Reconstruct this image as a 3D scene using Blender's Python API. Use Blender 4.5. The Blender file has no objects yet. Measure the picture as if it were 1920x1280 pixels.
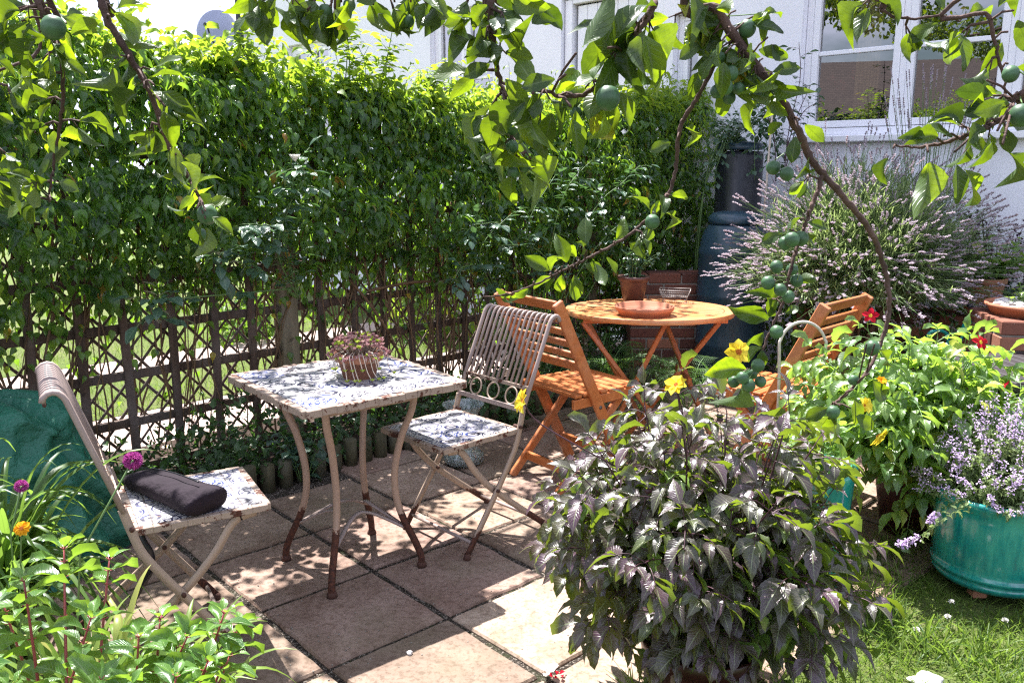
import bpy, bmesh, math, random
import numpy as np
from mathutils import Vector, Matrix
rng = np.random.default_rng(7)
random.seed(7)
R = math.radians
sc = bpy.context.scene
col = sc.collection

# ------------------------------------------------------------------ camera, sky, sun, exposure
CAM_H, FPX = 1.44, 1600.0
PITCH = math.atan(325 / 1600)
cam_d = bpy.data.cameras.new('camera'); cam = bpy.data.objects.new('camera', cam_d); col.objects.link(cam)
cam.location = (0, 0, CAM_H); cam.rotation_euler = (R(90) - PITCH, 0, 0)
cam_d.sensor_width = 36; cam_d.lens = 36 * FPX / 1920; cam_d.clip_end = 500; cam_d.clip_start = 0.05
sc.camera = cam
w = bpy.data.worlds.new('World'); sc.world = w; w.use_nodes = True
wn, wl = w.node_tree.nodes, w.node_tree.links
wn.clear()
SUN = Vector((-0.20, 0.45, 1.0)).normalized()
sky = wn.new('ShaderNodeTexSky'); sky.sky_type = 'NISHITA'; sky.sun_disc = False
sky.sun_elevation = math.asin(SUN.z); sky.sun_rotation = math.atan2(SUN.x, SUN.y)
sky.air_density = 1.0; sky.dust_density = 1.2
tc = wn.new('ShaderNodeTexCoord'); mp = wn.new('ShaderNodeMapping'); mp.inputs['Scale'].default_value = (2.0, 2.0, 5.0)
nz = wn.new('ShaderNodeTexNoise'); nz.inputs['Scale'].default_value = 1.3; nz.inputs['Detail'].default_value = 8; nz.inputs['Roughness'].default_value = .55
cr = wn.new('ShaderNodeValToRGB'); cr.color_ramp.elements[0].position = .42; cr.color_ramp.elements[1].position = .58
mx = wn.new('ShaderNodeMix'); mx.data_type = 'RGBA'; mx.inputs['B'].default_value = (11.5, 12, 15.5, 1)
bg = wn.new('ShaderNodeBackground'); bg.inputs['Strength'].default_value = .052
wo = wn.new('ShaderNodeOutputWorld')
wl.new(tc.outputs['Generated'], mp.inputs['Vector']); wl.new(mp.outputs[0], nz.inputs['Vector']); wl.new(nz.outputs[0], cr.inputs[0])
wl.new(cr.outputs[0], mx.inputs['Factor']); wl.new(sky.outputs[0], mx.inputs['A']); wl.new(mx.outputs['Result'], bg.inputs[0]); wl.new(bg.outputs[0], wo.inputs[0])
sd = bpy.data.lights.new('sun', 'SUN'); sd.energy = 5.0; sd.angle = R(.5); sd.color = (1, .96, .945)
so = bpy.data.objects.new('sun', sd); col.objects.link(so)
so.rotation_euler = SUN.to_track_quat('Z', 'Y').to_euler()
sc.view_settings.view_transform = 'Standard'; sc.view_settings.look = 'None'; sc.view_settings.gamma = 1
sc.view_settings.exposure = 1.80
sc.cycles.max_bounces = 7; sc.cycles.diffuse_bounces = 3; sc.cycles.glossy_bounces = 3
sc.cycles.transmission_bounces = 5; sc.cycles.transparent_max_bounces = 6
sc.cycles.use_denoising = False; sc.cycles.adaptive_threshold = .01; sc.cycles.sample_clamp_indirect = 3; sc.cycles.filter_width = 1.25

# ------------------------------------------------------------------ pixel -> place helpers
_F = np.array([0, math.cos(PITCH), -math.sin(PITCH)]); _U = np.array([0, math.sin(PITCH), math.cos(PITCH)]); _R = np.array([1., 0, 0])
def _ray(u, v): return _F * FPX + _R * (u - 960) + _U * (640 - v)
def at(u, v, y):
    d = _ray(u, v); return np.array([0, 0, CAM_H]) + d * (y / d[1])
def ground(u, v, z=0.):
    d = _ray(u, v); return np.array([0, 0, CAM_H]) + d * ((z - CAM_H) / d[2])

# ------------------------------------------------------------------ mesh helpers
class MB:
    def __init__(s): s.v = []; s.f = []; s.m = []; s.mi = 0; s.sm = []; s.smooth = True
    def add(s, vs, fs, smooth=None):
        o = len(s.v); s.v += [tuple(map(float, p)) for p in vs]
        s.f += [[i + o for i in f] for f in fs]; s.m += [s.mi] * len(fs); s.sm += [s.smooth if smooth is None else smooth] * len(fs); return s
    def box(s, c, size, rot=None):
        a, b, d = [k / 2 for k in size]
        P = [Vector((x, y, z)) for x in (-a, a) for y in (-b, b) for z in (-d, d)]
        if rot is not None: P = [rot @ p for p in P]
        return s.add([p + Vector(c) for p in P], [(0, 1, 3, 2), (4, 6, 7, 5), (0, 4, 5, 1), (2, 3, 7, 6), (0, 2, 6, 4), (1, 5, 7, 3)], False)
    def beam(s, p, q, wd, th, up=(0, 0, 1)):
        p, q = Vector(p), Vector(q); d = (q - p); L = d.length; y = d.normalized(); x = y.cross(Vector(up)).normalized(); z = x.cross(y)
        M = Matrix((x, y, z)).transposed()
        return s.box((p + q) / 2, (wd, L, th), M)
    def tube(s, pts, r, n=8, prof=None, up=None, cap=True, closed=False):
        pts = [Vector(p) for p in pts]; k = len(pts)
        rs = r if hasattr(r, '__len__') else [r] * k
        if prof is None: prof = [(math.cos(2 * math.pi * i / n), math.sin(2 * math.pi * i / n)) for i in range(n)]
        n = len(prof); T = []
        for i in range(k):
            if closed: t = pts[(i + 1) % k] - pts[i - 1]
            else: t = pts[min(i + 1, k - 1)] - pts[max(i - 1, 0)]
            T.append(t.normalized() if t.length > 1e-9 else Vector((0, 0, 1)))
        u = Vector(up) if up else (Vector((0, 0, 1)) if abs(T[0].z) < .9 else Vector((1, 0, 0)))
        vs = []
        for i in range(k):
            a = T[i].cross(u)
            if a.length < 1e-5: a = T[i].cross(Vector((.3, .8, .5)))
            a.normalize(); b = a.cross(T[i]).normalized() if not up else a.cross(T[i]).normalized()
            if not up: u = b
            for (px, py) in prof: vs.append(pts[i] + a * (px * rs[i]) + b * (py * rs[i]))
        fs = []
        for i in range(k if closed else k - 1):
            j = (i + 1) % k
            for q in range(n): fs.append((i * n + q, i * n + (q + 1) % n, j * n + (q + 1) % n, j * n + q))
        if cap and not closed: fs += [tuple(range(n))[::-1], tuple((k - 1) * n + q for q in range(n))]
        return s.add(vs, fs)
    def lathe(s, prof, n=32, c=(0, 0, 0), sx=1, sy=1):
        vs, fs = [], []
        for (r, z) in prof:
            for i in range(n):
                a = 2 * math.pi * i / n; vs.append((c[0] + r * sx * math.cos(a), c[1] + r * sy * math.sin(a), c[2] + z))
        for k in range(len(prof) - 1):
            for i in range(n): fs.append((k * n + i, k * n + (i + 1) % n, (k + 1) * n + (i + 1) % n, (k + 1) * n + i))
        return s.add(vs, fs)
    def sphere(s, c, r, n=10, sq=(1, 1, 1)):
        m = max(4, n // 2 + 1)
        prof = [(max(1e-4, r * math.sin(math.pi * k / m)), -r * math.cos(math.pi * k / m) * sq[2]) for k in range(m + 1)]
        return s.lathe(prof, n, c, sq[0], sq[1])
    def prism(s, poly, z0, z1):
        n = len(poly); vs = [(x, y, z0) for x, y in poly] + [(x, y, z1) for x, y in poly]
        fs = [tuple(range(n))[::-1], tuple(range(n, 2 * n))] + [(i, (i + 1) % n, (i + 1) % n + n, i + n) for i in range(n)]
        return s.add(vs, fs, False)
    def build(s, name, mats, parent=None, bevel=0, loc=None, rot=None, seg=1):
        me = bpy.data.meshes.new(name); me.from_pydata(s.v, [], s.f); me.update()
        for m in (mats if isinstance(mats, (list, tuple)) else [mats]): me.materials.append(m)
        me.polygons.foreach_set('material_index', s.m); me.polygons.foreach_set('use_smooth', s.sm)
        o = bpy.data.objects.new(name, me); col.objects.link(o)
        if parent: o.parent = parent
        if loc is not None: o.location = loc
        if rot is not None: o.rotation_euler = rot
        if bevel:
            b = o.modifiers.new('bevel', 'BEVEL'); b.width = bevel; b.segments = seg; b.limit_method = 'ANGLE'; b.angle_limit = R(40)
        return o
def spline(P, n=6, closed=False):
    P = [Vector(p) for p in P]; out = []; k = len(P)
    for i in range(k if closed else k - 1):
        if closed: a, b, c, d = P[i - 1], P[i], P[(i + 1) % k], P[(i + 2) % k]
        else: a, b, c, d = P[max(i - 1, 0)], P[i], P[i + 1], P[min(i + 2, k - 1)]
        for j in range(n):
            t = j / n
            out.append(.5 * ((2 * b) + (c - a) * t + (2 * a - 5 * b + 4 * c - d) * t * t + (3 * b - a - 3 * c + d) * t ** 3))
    if not closed: out.append(P[-1])
    return out
def lerp_r(r0, r1, n): return [r0 + (r1 - r0) * i / (n - 1) for i in range(n)]
def tag(o, label=None, cat=None, group=None, kind=None):
    if label: o['label'] = label
    if cat: o['category'] = cat
    if group: o['group'] = group
    if kind: o['kind'] = kind
    return o
def thing(name, label, cat, loc=(0, 0, 0), rz=0, group=None, rot=None):
    o = bpy.data.objects.new(name, None); o.empty_display_size = .05; col.objects.link(o)
    o.location = loc; o.rotation_euler = rot if rot else (0, 0, rz); return tag(o, label, cat, group)
def copy_tree(o, parent=None):
    c = o.copy(); col.objects.link(c); c.parent = parent
    for ch in list(o.children): copy_tree(ch, c)
    return c

# ------------------------------------------------------------------ leaves
def leaf_tpl(nl=4, nw=1, w=.5, peak=.4, fold=.25, curl=.25, serr=0., wave=0., tipq=1.3, twist=0):
    """one leaf along +y from the origin, length 1, normal +z; nl segments long, nw segments each side"""
    vs, uv, fs = [], [], []
    cols_ = 2 * nw + 1
    for i in range(nl + 1):
        t = i / nl
        # width profile
        a = (t / peak) if t < peak else (1 - t) / (1 - peak)
        wd = w * .5 * (math.sin(a * math.pi / 2) ** (.8 if t < peak else tipq)) if 0 < a else 0
        if serr and 0 < i < nl: wd *= 1 + serr * (1 if i % 2 else -1)
        wd = max(wd, .012)
        for j in range(cols_):
            s = (j - nw) / nw
            z = abs(s) * wd * fold * 2 - curl * t * t + wave * math.sin(t * 9 + s * 2) * abs(s)
            vs.append((s * wd, t - curl * .3 * t * t, z + twist * s * t)); uv.append((.5 + s * .5, t))
    for i in range(nl):
        for j in range(cols_ - 1):
            a = i * cols_ + j; fs.append((a, a + 1, a + cols_ + 1, a + cols_))
    return np.array(vs), np.array(uv), np.array(fs)
class Fol:
    def __init__(s): s.V = []; s.UV = []; s.Fq = []; s.RN = []; s.n = 0
    def add(s, tpl, pos, dirs, ups, size, rnd=None):
        V, UV, Fs = tpl
        pos = np.atleast_2d(np.asarray(pos, float)); N = len(pos)
        if N == 0: return
        dirs = np.broadcast_to(np.asarray(dirs, float), (N, 3)); ups = np.broadcast_to(np.asarray(ups, float), (N, 3)); size = np.broadcast_to(np.asarray(size, float), (N,))
        y = dirs / (np.linalg.norm(dirs, axis=1, keepdims=True) + 1e-9)
        x = np.cross(y, ups); x /= (np.linalg.norm(x, axis=1, keepdims=True) + 1e-9)
        z = np.cross(x, y)
        P = pos[:, None, :] + size[:, None, None] * (V[None, :, 0:1] * x[:, None, :] + V[None, :, 1:2] * y[:, None, :] + V[None, :, 2:3] * z[:, None, :])
        if rnd is None: rnd = rng.random(N)
        k = len(V)
        s.V.append(P.reshape(-1, 3)); s.UV.append(np.tile(UV[Fs.ravel()], (N, 1)))
        s.Fq.append((Fs[None] + (s.n + np.arange(N)[:, None, None] * k)).reshape(-1, Fs.shape[1])); s.RN.append(np.repeat(rnd, k)); s.n += N * k
    def build(s, name, mat, parent=None):
        V = np.concatenate(s.V); Fq = np.concatenate(s.Fq); UV = np.concatenate(s.UV); RN = np.concatenate(s.RN)
        me = bpy.data.meshes.new(name); nv, nf = len(V), len(Fq); q = Fq.shape[1]
        me.vertices.add(nv); me.vertices.foreach_set('co', V.ravel().astype(np.float32))
        me.loops.add(nf * q); me.loops.foreach_set('vertex_index', Fq.ravel().astype(np.int32))
        me.polygons.add(nf); me.polygons.foreach_set('loop_start', (np.arange(nf) * q).astype(np.int32))
        me.polygons.foreach_set('use_smooth', np.ones(nf, bool))
        me.update(calc_edges=True)
        l = me.uv_layers.new(name='UVMap'); l.data.foreach_set('uv', UV.ravel().astype(np.float32))
        a = me.attributes.new('rnd', 'FLOAT', 'POINT'); a.data.foreach_set('value', RN.astype(np.float32))
        me.materials.append(mat); me.validate()
        o = bpy.data.objects.new(name, me); col.objects.link(o)
        if parent: o.parent = parent
        return o
def unit(a): return a / (np.linalg.norm(a, axis=-1, keepdims=True) + 1e-9)
def rsph(n): return unit(rng.normal(size=(n, 3)))

# ------------------------------------------------------------------ materials
def newmat(name):
    m = bpy.data.materials.new(name); m.use_nodes = True; nt = m.node_tree; nt.nodes.clear(); return m, nt
class N:
    def __init__(s, nt): s.nt = nt
    def n(s, t, **k):
        nd = s.nt.nodes.new(t)
        for a, b in k.items():
            if hasattr(nd, a): setattr(nd, a, b)
        return nd
    def l(s, a, b): s.nt.links.new(a, b)
    def m(s, op, a, b=None, c=None):
        nd = s.nt.nodes.new('ShaderNodeMath'); nd.operation = op
        for i, x in enumerate((a, b, c)):
            if x is None: continue
            if isinstance(x, (int, float)): nd.inputs[i].default_value = x
            else: s.nt.links.new(x, nd.inputs[i])
        return nd.outputs[0]
    def mix(s, f, a, b, blend='MIX'):
        nd = s.nt.nodes.new('ShaderNodeMix'); nd.data_type = 'RGBA'; nd.blend_type = blend
        for k, x in (('Factor', f), ('A', a), ('B', b)):
            if isinstance(x, (int, float)): nd.inputs[k].default_value = x
            elif isinstance(x, tuple): nd.inputs[k].default_value = (*x[:3], 1)
            else: s.nt.links.new(x, nd.inputs[k])
        return nd.outputs['Result']
    def noise(s, scale, detail=4, rough=.55, vec=None, dist=0):
        nd = s.nt.nodes.new('ShaderNodeTexNoise'); nd.inputs['Scale'].default_value = scale; nd.inputs['Detail'].default_value = detail
        nd.inputs['Roughness'].default_value = rough; nd.inputs['Distortion'].default_value = dist
        if vec is not None: s.nt.links.new(vec, nd.inputs['Vector'])
        return nd.outputs[0]
    def ramp(s, f, pts):
        nd = s.nt.nodes.new('ShaderNodeValToRGB'); s.nt.links.new(f, nd.inputs[0]); e = nd.color_ramp.elements
        while len(e) < len(pts): e.new(.5)
        for i, (p, c) in enumerate(pts):
            e[i].position = p; e[i].color = (*c, 1) if isinstance(c, tuple) else (c, c, c, 1)
        return nd.outputs[0]
    def obj(s, scale=None):
        t = s.nt.nodes.new('ShaderNodeTexCoord').outputs['Object']
        if scale:
            mp_ = s.nt.nodes.new('ShaderNodeMapping'); mp_.inputs['Scale'].default_value = scale; s.nt.links.new(t, mp_.inputs[0]); t = mp_.outputs[0]
        return t
    def bump(s, h, st=.3, d=.01):
        nd = s.nt.nodes.new('ShaderNodeBump'); nd.inputs['Strength'].default_value = st; nd.inputs['Distance'].default_value = d
        s.nt.links.new(h, nd.inputs['Height']); return nd.outputs[0]
    def out(s, base, rough=.6, metal=0, bump=None, spec=.5, coat=0, trans=0):
        p = s.nt.nodes.new('ShaderNodeBsdfPrincipled'); o = s.nt.nodes.new('ShaderNodeOutputMaterial')
        for k, x in (('Base Color', base), ('Roughness', rough), ('Metallic', metal)):
            if isinstance(x, (int, float)): p.inputs[k].default_value = x
            elif isinstance(x, tuple): p.inputs[k].default_value = (*x[:3], 1)
            else: s.nt.links.new(x, p.inputs[k])
        p.inputs['Specular IOR Level'].default_value = spec; p.inputs['Coat Weight'].default_value = coat
        p.inputs['Transmission Weight'].default_value = trans
        if bump is not None: s.nt.links.new(bump, p.inputs['Normal'])
        s.nt.links.new(p.outputs[0], o.inputs[0]); return p, o
def plain(name, c, rough=.6, metal=0, var=.15, scale=20, spec=.5, bump=.15, bd=.002, coat=0):
    m, nt = newmat(name); n = N(nt); v = n.obj()
    a = n.noise(scale, 5, .6, v); b = n.noise(scale * .2, 3, .5, v)
    f = n.m('ADD', n.m('MULTIPLY', a, .5), n.m('MULTIPLY', b, .5))
    cc = n.ramp(f, [(.3, tuple(x * (1 - var) for x in c)), (.7, tuple(min(1, x * (1 + var)) for x in c))])
    n.out(cc, rough, metal, n.bump(a, bump, bd), spec, coat); return m
def leafmat(name, c0, c1, tr, rough=.35, tf=.45, vein=.25, spec=.5, yellow=None, nscale=60, cb=None, nveins=9, mottle=False):
    m, nt = newmat(name); n = N(nt)
    at_ = n.n('ShaderNodeAttribute'); at_.attribute_name = 'rnd'; r = at_.outputs['Fac']
    uvn = n.n('ShaderNodeUVMap'); sp = n.n('ShaderNodeSeparateXYZ'); n.l(uvn.outputs[0], sp.inputs[0])
    pts = [(0, c0), (.85, c1)]
    if yellow: pts = [(0, c0), (.80, c1), (.93, c1), (1, yellow)]
    c = n.ramp(r, pts)
    ns = n.noise(nscale, 3, .6, n.obj()); c = n.mix(n.m('MULTIPLY', ns, .5), c, n.mix(1., c, (.45, .5, .45), 'MULTIPLY'))
    ax = n.m('ABSOLUTE', n.m('SUBTRACT', sp.outputs[0], .5))
    mid = n.m('LESS_THAN', ax, .035)
    side = n.m('SINE', n.m('MULTIPLY', n.m('SUBTRACT', sp.outputs[1], n.m('MULTIPLY', ax, .55)), nveins * 6.283))
    side = n.m('POWER', n.m('MAXIMUM', side, 0.), 6.)
    vm = n.m('MINIMUM', n.m('ADD', mid, n.m('MULTIPLY', side, .55)), 1.)
    c = n.mix(n.m('MULTIPLY', vm, vein), c, n.mix(.5, c1, (.5, .6, .3)))
    if cb:
        g = n.n('ShaderNodeNewGeometry'); c = n.mix(g.outputs['Backfacing'], c, cb)
    p = n.n('ShaderNodeBsdfPrincipled'); n.l(c, p.inputs['Base Color']); p.inputs['Roughness'].default_value = rough; p.inputs['Specular IOR Level'].default_value = spec
    n.l(n.bump(n.m('SUBTRACT', 1., vm), .35, .003), p.inputs['Normal'])
    t = n.n('ShaderNodeBsdfTranslucent')
    trc = n.mix(r, tr, tuple(min(1, x * 1.25) for x in tr)); trc = n.mix(n.m('MULTIPLY', vm, .4), trc, tuple(x * .4 for x in tr))
    if mottle:
        trc = n.mix(r, n.mix(1., trc, (.35, .42, .5), 'MULTIPLY'), n.mix(1., trc, (1.9, 1.75, 1.2), 'MULTIPLY'))
        n2 = n.noise(38, 4, .6, n.obj()); trc = n.mix(n.ramp(n2, [(.42, 0.), (.62, .75)]), trc, n.mix(1., trc, (.45, .5, .6), 'MULTIPLY'))
    n.l(trc, t.inputs['Color'])
    mxs = n.n('ShaderNodeMixShader'); mxs.inputs[0].default_value = tf
    n.l(p.outputs[0], mxs.inputs[1]); n.l(t.outputs[0], mxs.inputs[2])
    o = n.n('ShaderNodeOutputMaterial'); n.l(mxs.outputs[0], o.inputs[0]); return m
def petalmat(name, c0, c1, tf=.4):
    m, nt = newmat(name); n = N(nt); at_ = n.n('ShaderNodeAttribute'); at_.attribute_name = 'rnd'
    c = n.ramp(at_.outputs['Fac'], [(0, c0), (1, c1)])
    d = n.n('ShaderNodeBsdfDiffuse'); n.l(c, d.inputs[0]); t = n.n('ShaderNodeBsdfTranslucent'); n.l(c, t.inputs[0])
    x = n.n('ShaderNodeMixShader'); x.inputs[0].default_value = tf; n.l(d.outputs[0], x.inputs[1]); n.l(t.outputs[0], x.inputs[2])
    o = n.n('ShaderNodeOutputMaterial'); n.l(x.outputs[0], o.inputs[0]); return m
def woodmat(name, c0, c1, rough=.5, axis=0, coat=0.):
    m, nt = newmat(name); n = N(nt); s = [45, 45, 45]; s[axis] = 2.5
    v = n.obj(tuple(s)); a = n.noise(1, 5, .6, v, .4); b = n.noise(6, 3, .5, n.obj())
    f = n.m('ADD', n.m('MULTIPLY', a, .7), n.m('MULTIPLY', b, .3))
    g2 = n.noise(3.2, 5, .65, n.obj()); k2 = n.noise(22, 3, .6, n.obj()); cc = n.ramp(f, [(.3, c0), (.68, c1)]); cc = n.mix(n.ramp(g2, [(.46, 0.), (.68, .45)]), cc, tuple(x * .5 + .16 for x in c1)); cc = n.mix(n.ramp(k2, [(.66, 0.), (.74, .6)]), cc, tuple(x * .3 for x in c0))
    n.out(cc, rough, 0, n.bump(a, .35, .0015), .4, coat); return m
def paintrust(name, paint, rustz=None, amount=.5, rough=.55):
    m, nt = newmat(name); n = N(nt); v = n.obj()
    a = n.noise(16, 6, .7, v); b = n.noise(90, 3, .6, v)
    f = n.m('ADD', n.m('MULTIPLY', a, .75), n.m('MULTIPLY', b, .25))
    if rustz:
        sp = n.n('ShaderNodeSeparateXYZ'); n.l(v, sp.inputs[0])
        zf = n.m('MULTIPLY', n.m('SUBTRACT', rustz, sp.outputs[2]), 6.); zf = n.m('MAXIMUM', n.m('MINIMUM', zf, .6), 0.); f = n.m('ADD', f, zf)
    th = .80 - amount * .2
    k = n.ramp(f, [(th, 0.), (th + .03, 1.)])
    rust = n.ramp(b, [(.3, (.028, .013, .010)), (.7, (.11, .036, .018))])
    pc = n.mix(n.m('MULTIPLY', a, .6), paint, tuple(x * .72 for x in paint))
    n.out(n.mix(k, pc, rust), n.m('ADD', rough, n.m('MULTIPLY', k, .3)), 0, n.bump(f, .3, .002), .4); return m
M = {}
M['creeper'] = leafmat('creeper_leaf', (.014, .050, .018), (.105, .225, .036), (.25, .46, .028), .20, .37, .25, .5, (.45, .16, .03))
M['creeper_top'] = leafmat('creeper_shoot_and_sunlit_leaf', (.08, .17, .027), (.19, .31, .042), (.37, .52, .036), .4, .5, .25, .4, (.55, .25, .04))  # lighter shoot green, doubling as the sunlit colour of the upper hedge
M['plum_leaf'] = leafmat('plum_leaf', (.030, .070, .022), (.075, .145, .022), (.20, .30, .008), .34, .46, .35, .5, (.42, .26, .02), 55, (.09, .14, .06), 8, True)
M['rose_leaf'] = leafmat('rose_leaf', (.030, .070, .055), (.065, .13, .085), (.12, .25, .06), .25, .25, .3, .6)
M['dark_leaf'] = leafmat('dark_dahlia_leaf', (.078, .026, .066), (.046, .038, .034), (.26, .36, .02), .30, .27, .6, .75, (.13, .22, .03), 70, (.07, .13, .03))
M['green_leaf'] = leafmat('green_dahlia_leaf', (.055, .135, .04), (.17, .28, .075), (.36, .56, .06), .30, .42, .3, .8, (.45, .45, .08))
M['fuchsia_leaf'] = leafmat('fuchsia_leaf', (.03, .095, .02), (.10, .21, .04), (.28, .46, .035), .28, .36, .5, .55)
M['strap_leaf'] = leafmat('strap_leaf', (.022, .075, .022), (.16, .25, .04), (.28, .46, .06), .4, .38, .15, .4, (.45, .42, .12), 20, None, 1)
M['grass'] = leafmat('grass_blade', (.035, .085, .015), (.15, .22, .04), (.26, .40, .05), .45, .4, 0, .3, (.50, .44, .22), 20, None, 1)
M['lav_leaf'] = leafmat('lavender_leaf', (.15, .24, .09), (.36, .44, .22), (.42, .55, .18), .5, .3, 0, .3, None, 20, None, 1)
M['lav_flower'] = petalmat('lavender_flower', (.34, .27, .33), (.66, .60, .64), .4)
M['salvia'] = petalmat('salvia_flower', (.06, .03, .07), (.16, .08, .14), .2)
M['catmint'] = petalmat('catmint_flower', (.48, .34, .60), (.76, .62, .80), .35)
M['catmint_leaf'] = leafmat('catmint_leaf', (.16, .24, .09), (.32, .40, .18), (.36, .46, .16), .6, .3, 0, .2)
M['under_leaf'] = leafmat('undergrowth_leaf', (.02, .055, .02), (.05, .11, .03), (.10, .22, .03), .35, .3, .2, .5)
M['fern'] = leafmat('fern_leaf', (.03, .09, .025), (.07, .17, .04), (.2, .42, .05), .45, .35, .1, .4)
M['sedum'] = petalmat('sedum_pink', (.30, .12, .13), (.62, .42, .40), .25)
M['sedum_g'] = petalmat('sedum_lime', (.30, .40, .05), (.5, .6, .10), .35)
M['yellow'] = petalmat('yellow_petal', (.80, .58, .03), (.92, .78, .10), .4)
M['red'] = petalmat('red_petal', (.45, .01, .03), (.65, .03, .05), .4)
M['orange'] = petalmat('orange_petal', (.75, .28, .01), (.85, .45, .03), .4)
M['magenta'] = petalmat('magenta_petal', (.28, .03, .20), (.55, .12, .38), .3)
M['white_petal'] = petalmat('white_petal', (.7, .68, .62), (.85, .83, .8), .3)
M['centre'] = plain('flower_centre', (.45, .12, .01), .8, 0, .4, 200)
M['ycentre'] = plain('yellow_centre', (.75, .5, .03), .8, 0, .3, 200)
M['plum'] = plain('green_plum_skin', (.050, .115, .048), .42, 0, .55, 45, .45, .08)
M['bark'] = plain('plum_bark', (.09, .055, .045), .85, 0, .6, 60, .3, 1., .008)
M['twig'] = plain('dead_twig', (.16, .10, .055), .8, 0, .4, 40, .3, .5)
M['gstem'] = plain('green_stem', (.10, .18, .05), .5, 0, .3, 40)
M['pstem'] = plain('purple_stem', (.055, .02, .03), .45, 0, .3, 40)
M['rstem'] = plain('red_stem', (.28, .05, .05), .45, 0, .3, 40)
M['palestem'] = plain('pale_stem', (.5, .42, .33), .6, 0, .25, 40)
M['orange_wood'] = woodmat('orange_stained_wood', (.36, .095, .022), (.56, .20, .065), .42, 1, .1)
M['orange_wood_x'] = woodmat('orange_stained_wood_x', (.36, .095, .022), (.56, .20, .065), .42, 0, .1)
M['table_wood'] = woodmat('oiled_table_wood', (.42, .14, .042), (.64, .29, .105), .38, 0, .15)
M['fence_wood'] = woodmat('weathered_fence_wood', (.035, .022, .016), (.12, .078, .052), .85, 2)
M['post_wood'] = woodmat('greyed_post_wood', (.10, .085, .05), (.24, .20, .13), .85, 2)
M['log_wood'] = woodmat('treated_log_wood', (.03, .03, .014), (.10, .09, .045), .85, 2)
M['cream'] = paintrust('cream_painted_metal', (.38, .285, .215), .13, .45)
M['cream_leg'] = paintrust('cream_painted_leg', (.40, .27, .195), .25, .4)
M['pinkgrey'] = paintrust('pinkish_painted_metal', (.33, .255, .225), .05, .45)
M['rusty'] = paintrust('flaking_painted_rim', (.34, .26, .20), None, 1.35)
M['rust'] = plain('rust', (.07, .028, .018), .85, 0, .5, 80)
M['terracotta'] = plain('terracotta', (.42, .15, .075), .8, 0, .3, 14)
M['old_terracotta'] = plain('weathered_terracotta', (.30, .13, .075), .85, 0, .5, 12)
M['brownpot'] = plain('brown_plastic_pot', (.085, .035, .025), .4, 0, .2, 12)
M['darkpot'] = plain('dark_red_plastic_pot', (.035, .011, .009), .35, 0, .25, 12)
M['soil'] = plain('soil', (.05, .032, .022), .95, 0, .5, 60, .2, 1, .02)
M['butt'] = plain('dark_blue_green_plastic', (.028, .060, .088), .32, 0, .2, 8)
M['blackpl'] = plain('black_plastic', (.012, .014, .02), .35, 0, .2, 8)
M['bag'] = plain('aubergine_fabric', (.015, .009, .014), .9, 0, .4, 30, .3, 1., .012)
M['tarp'] = plain('green_tarpaulin', (.014, .115, .068), .55, 0, .3, 7, .45, 1., .05)
M['tin'] = plain('grey_wire', (.16, .14, .13), .5, .6, .3, 40)
M['hoop'] = plain('pale_metal_hoop', (.55, .50, .42), .5, .2, .25, 40)
M['hose'] = plain('teal_hose', (.01, .24, .20), .35, 0, .1, 20)
M['yplastic'] = plain('yellow_plastic', (.65, .28, .02), .4, 0, .1, 20)
M['dark_box'] = plain('dark_resin', (.025, .02, .022), .5, 0, .3, 30)
M['dish'] = plain('grey_dish', (.30, .33, .45), .5, 0, .1, 5)
M['frame'] = plain('white_window_paint', (.84, .84, .87), .4, 0, .03, 10)
M['stone_white'] = plain('white_stone', (.6, .57, .54), .8, 0, .2, 20, .4, .8, .01)
M['curtain'] = plain('beige_curtain', (.45, .33, .16), .9, 0, .1, 10)
M['room'] = plain('dark_room', (.05, .04, .035), .9)
m, nt = newmat('tiled_roof'); n = N(nt); bt = n.n('ShaderNodeTexBrick'); n.l(n.obj((1, 1, 1.6)), bt.inputs['Vector']); bt.inputs['Scale'].default_value = 5.5; bt.inputs['Mortar Size'].default_value = .02
mpg = n.obj(); sp = n.n('ShaderNodeSeparateXYZ'); n.l(mpg, sp.inputs[0]); cxyz = n.n('ShaderNodeCombineXYZ'); n.l(sp.outputs[1], cxyz.inputs[0]); n.l(sp.outputs[2], cxyz.inputs[1]); n.l(cxyz.outputs[0], bt.inputs['Vector'])
bt.inputs['Color1'].default_value = (.085, .062, .055, 1); bt.inputs['Color2'].default_value = (.065, .048, .044, 1); bt.inputs['Mortar'].default_value = (.035, .027, .025, 1); n.out(bt.outputs[0], .85); M['roof_tile'] = m
M['bark_big'] = plain('trunk_bark', (.10, .07, .055), .9, 0, .4, 30, .3, 1, .02)
m, nt = newmat('teal_glaze'); n = N(nt); v = n.obj((60, 60, 8)); a = n.noise(1, 4, .6, v); b = n.noise(7, 3, .5, n.obj())
n.out(n.ramp(n.m('ADD', n.m('MULTIPLY', a, .5), n.m('MULTIPLY', b, .5)), [(.33, (.005, .12, .13)), (.5, (.012, .24, .20)), (.68, (.06, .36, .26))]), .16, 0, n.bump(a, .15, .002), .6, .5); M['teal'] = m
m, nt = newmat('white_render'); n = N(nt); a = n.noise(3, 6, .6, n.obj()); b = n.noise(60, 4, .6, n.obj())
n.out(n.ramp(a, [(.3, (.82, .82, .87)), (.7, (.88, .88, .92))]), .9, 0, n.bump(b, .25, .006), .3); M['render'] = m
m, nt = newmat('window_glass'); n = N(nt); fr = n.n('ShaderNodeFresnel'); fr.inputs[0].default_value = 1.5
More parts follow.
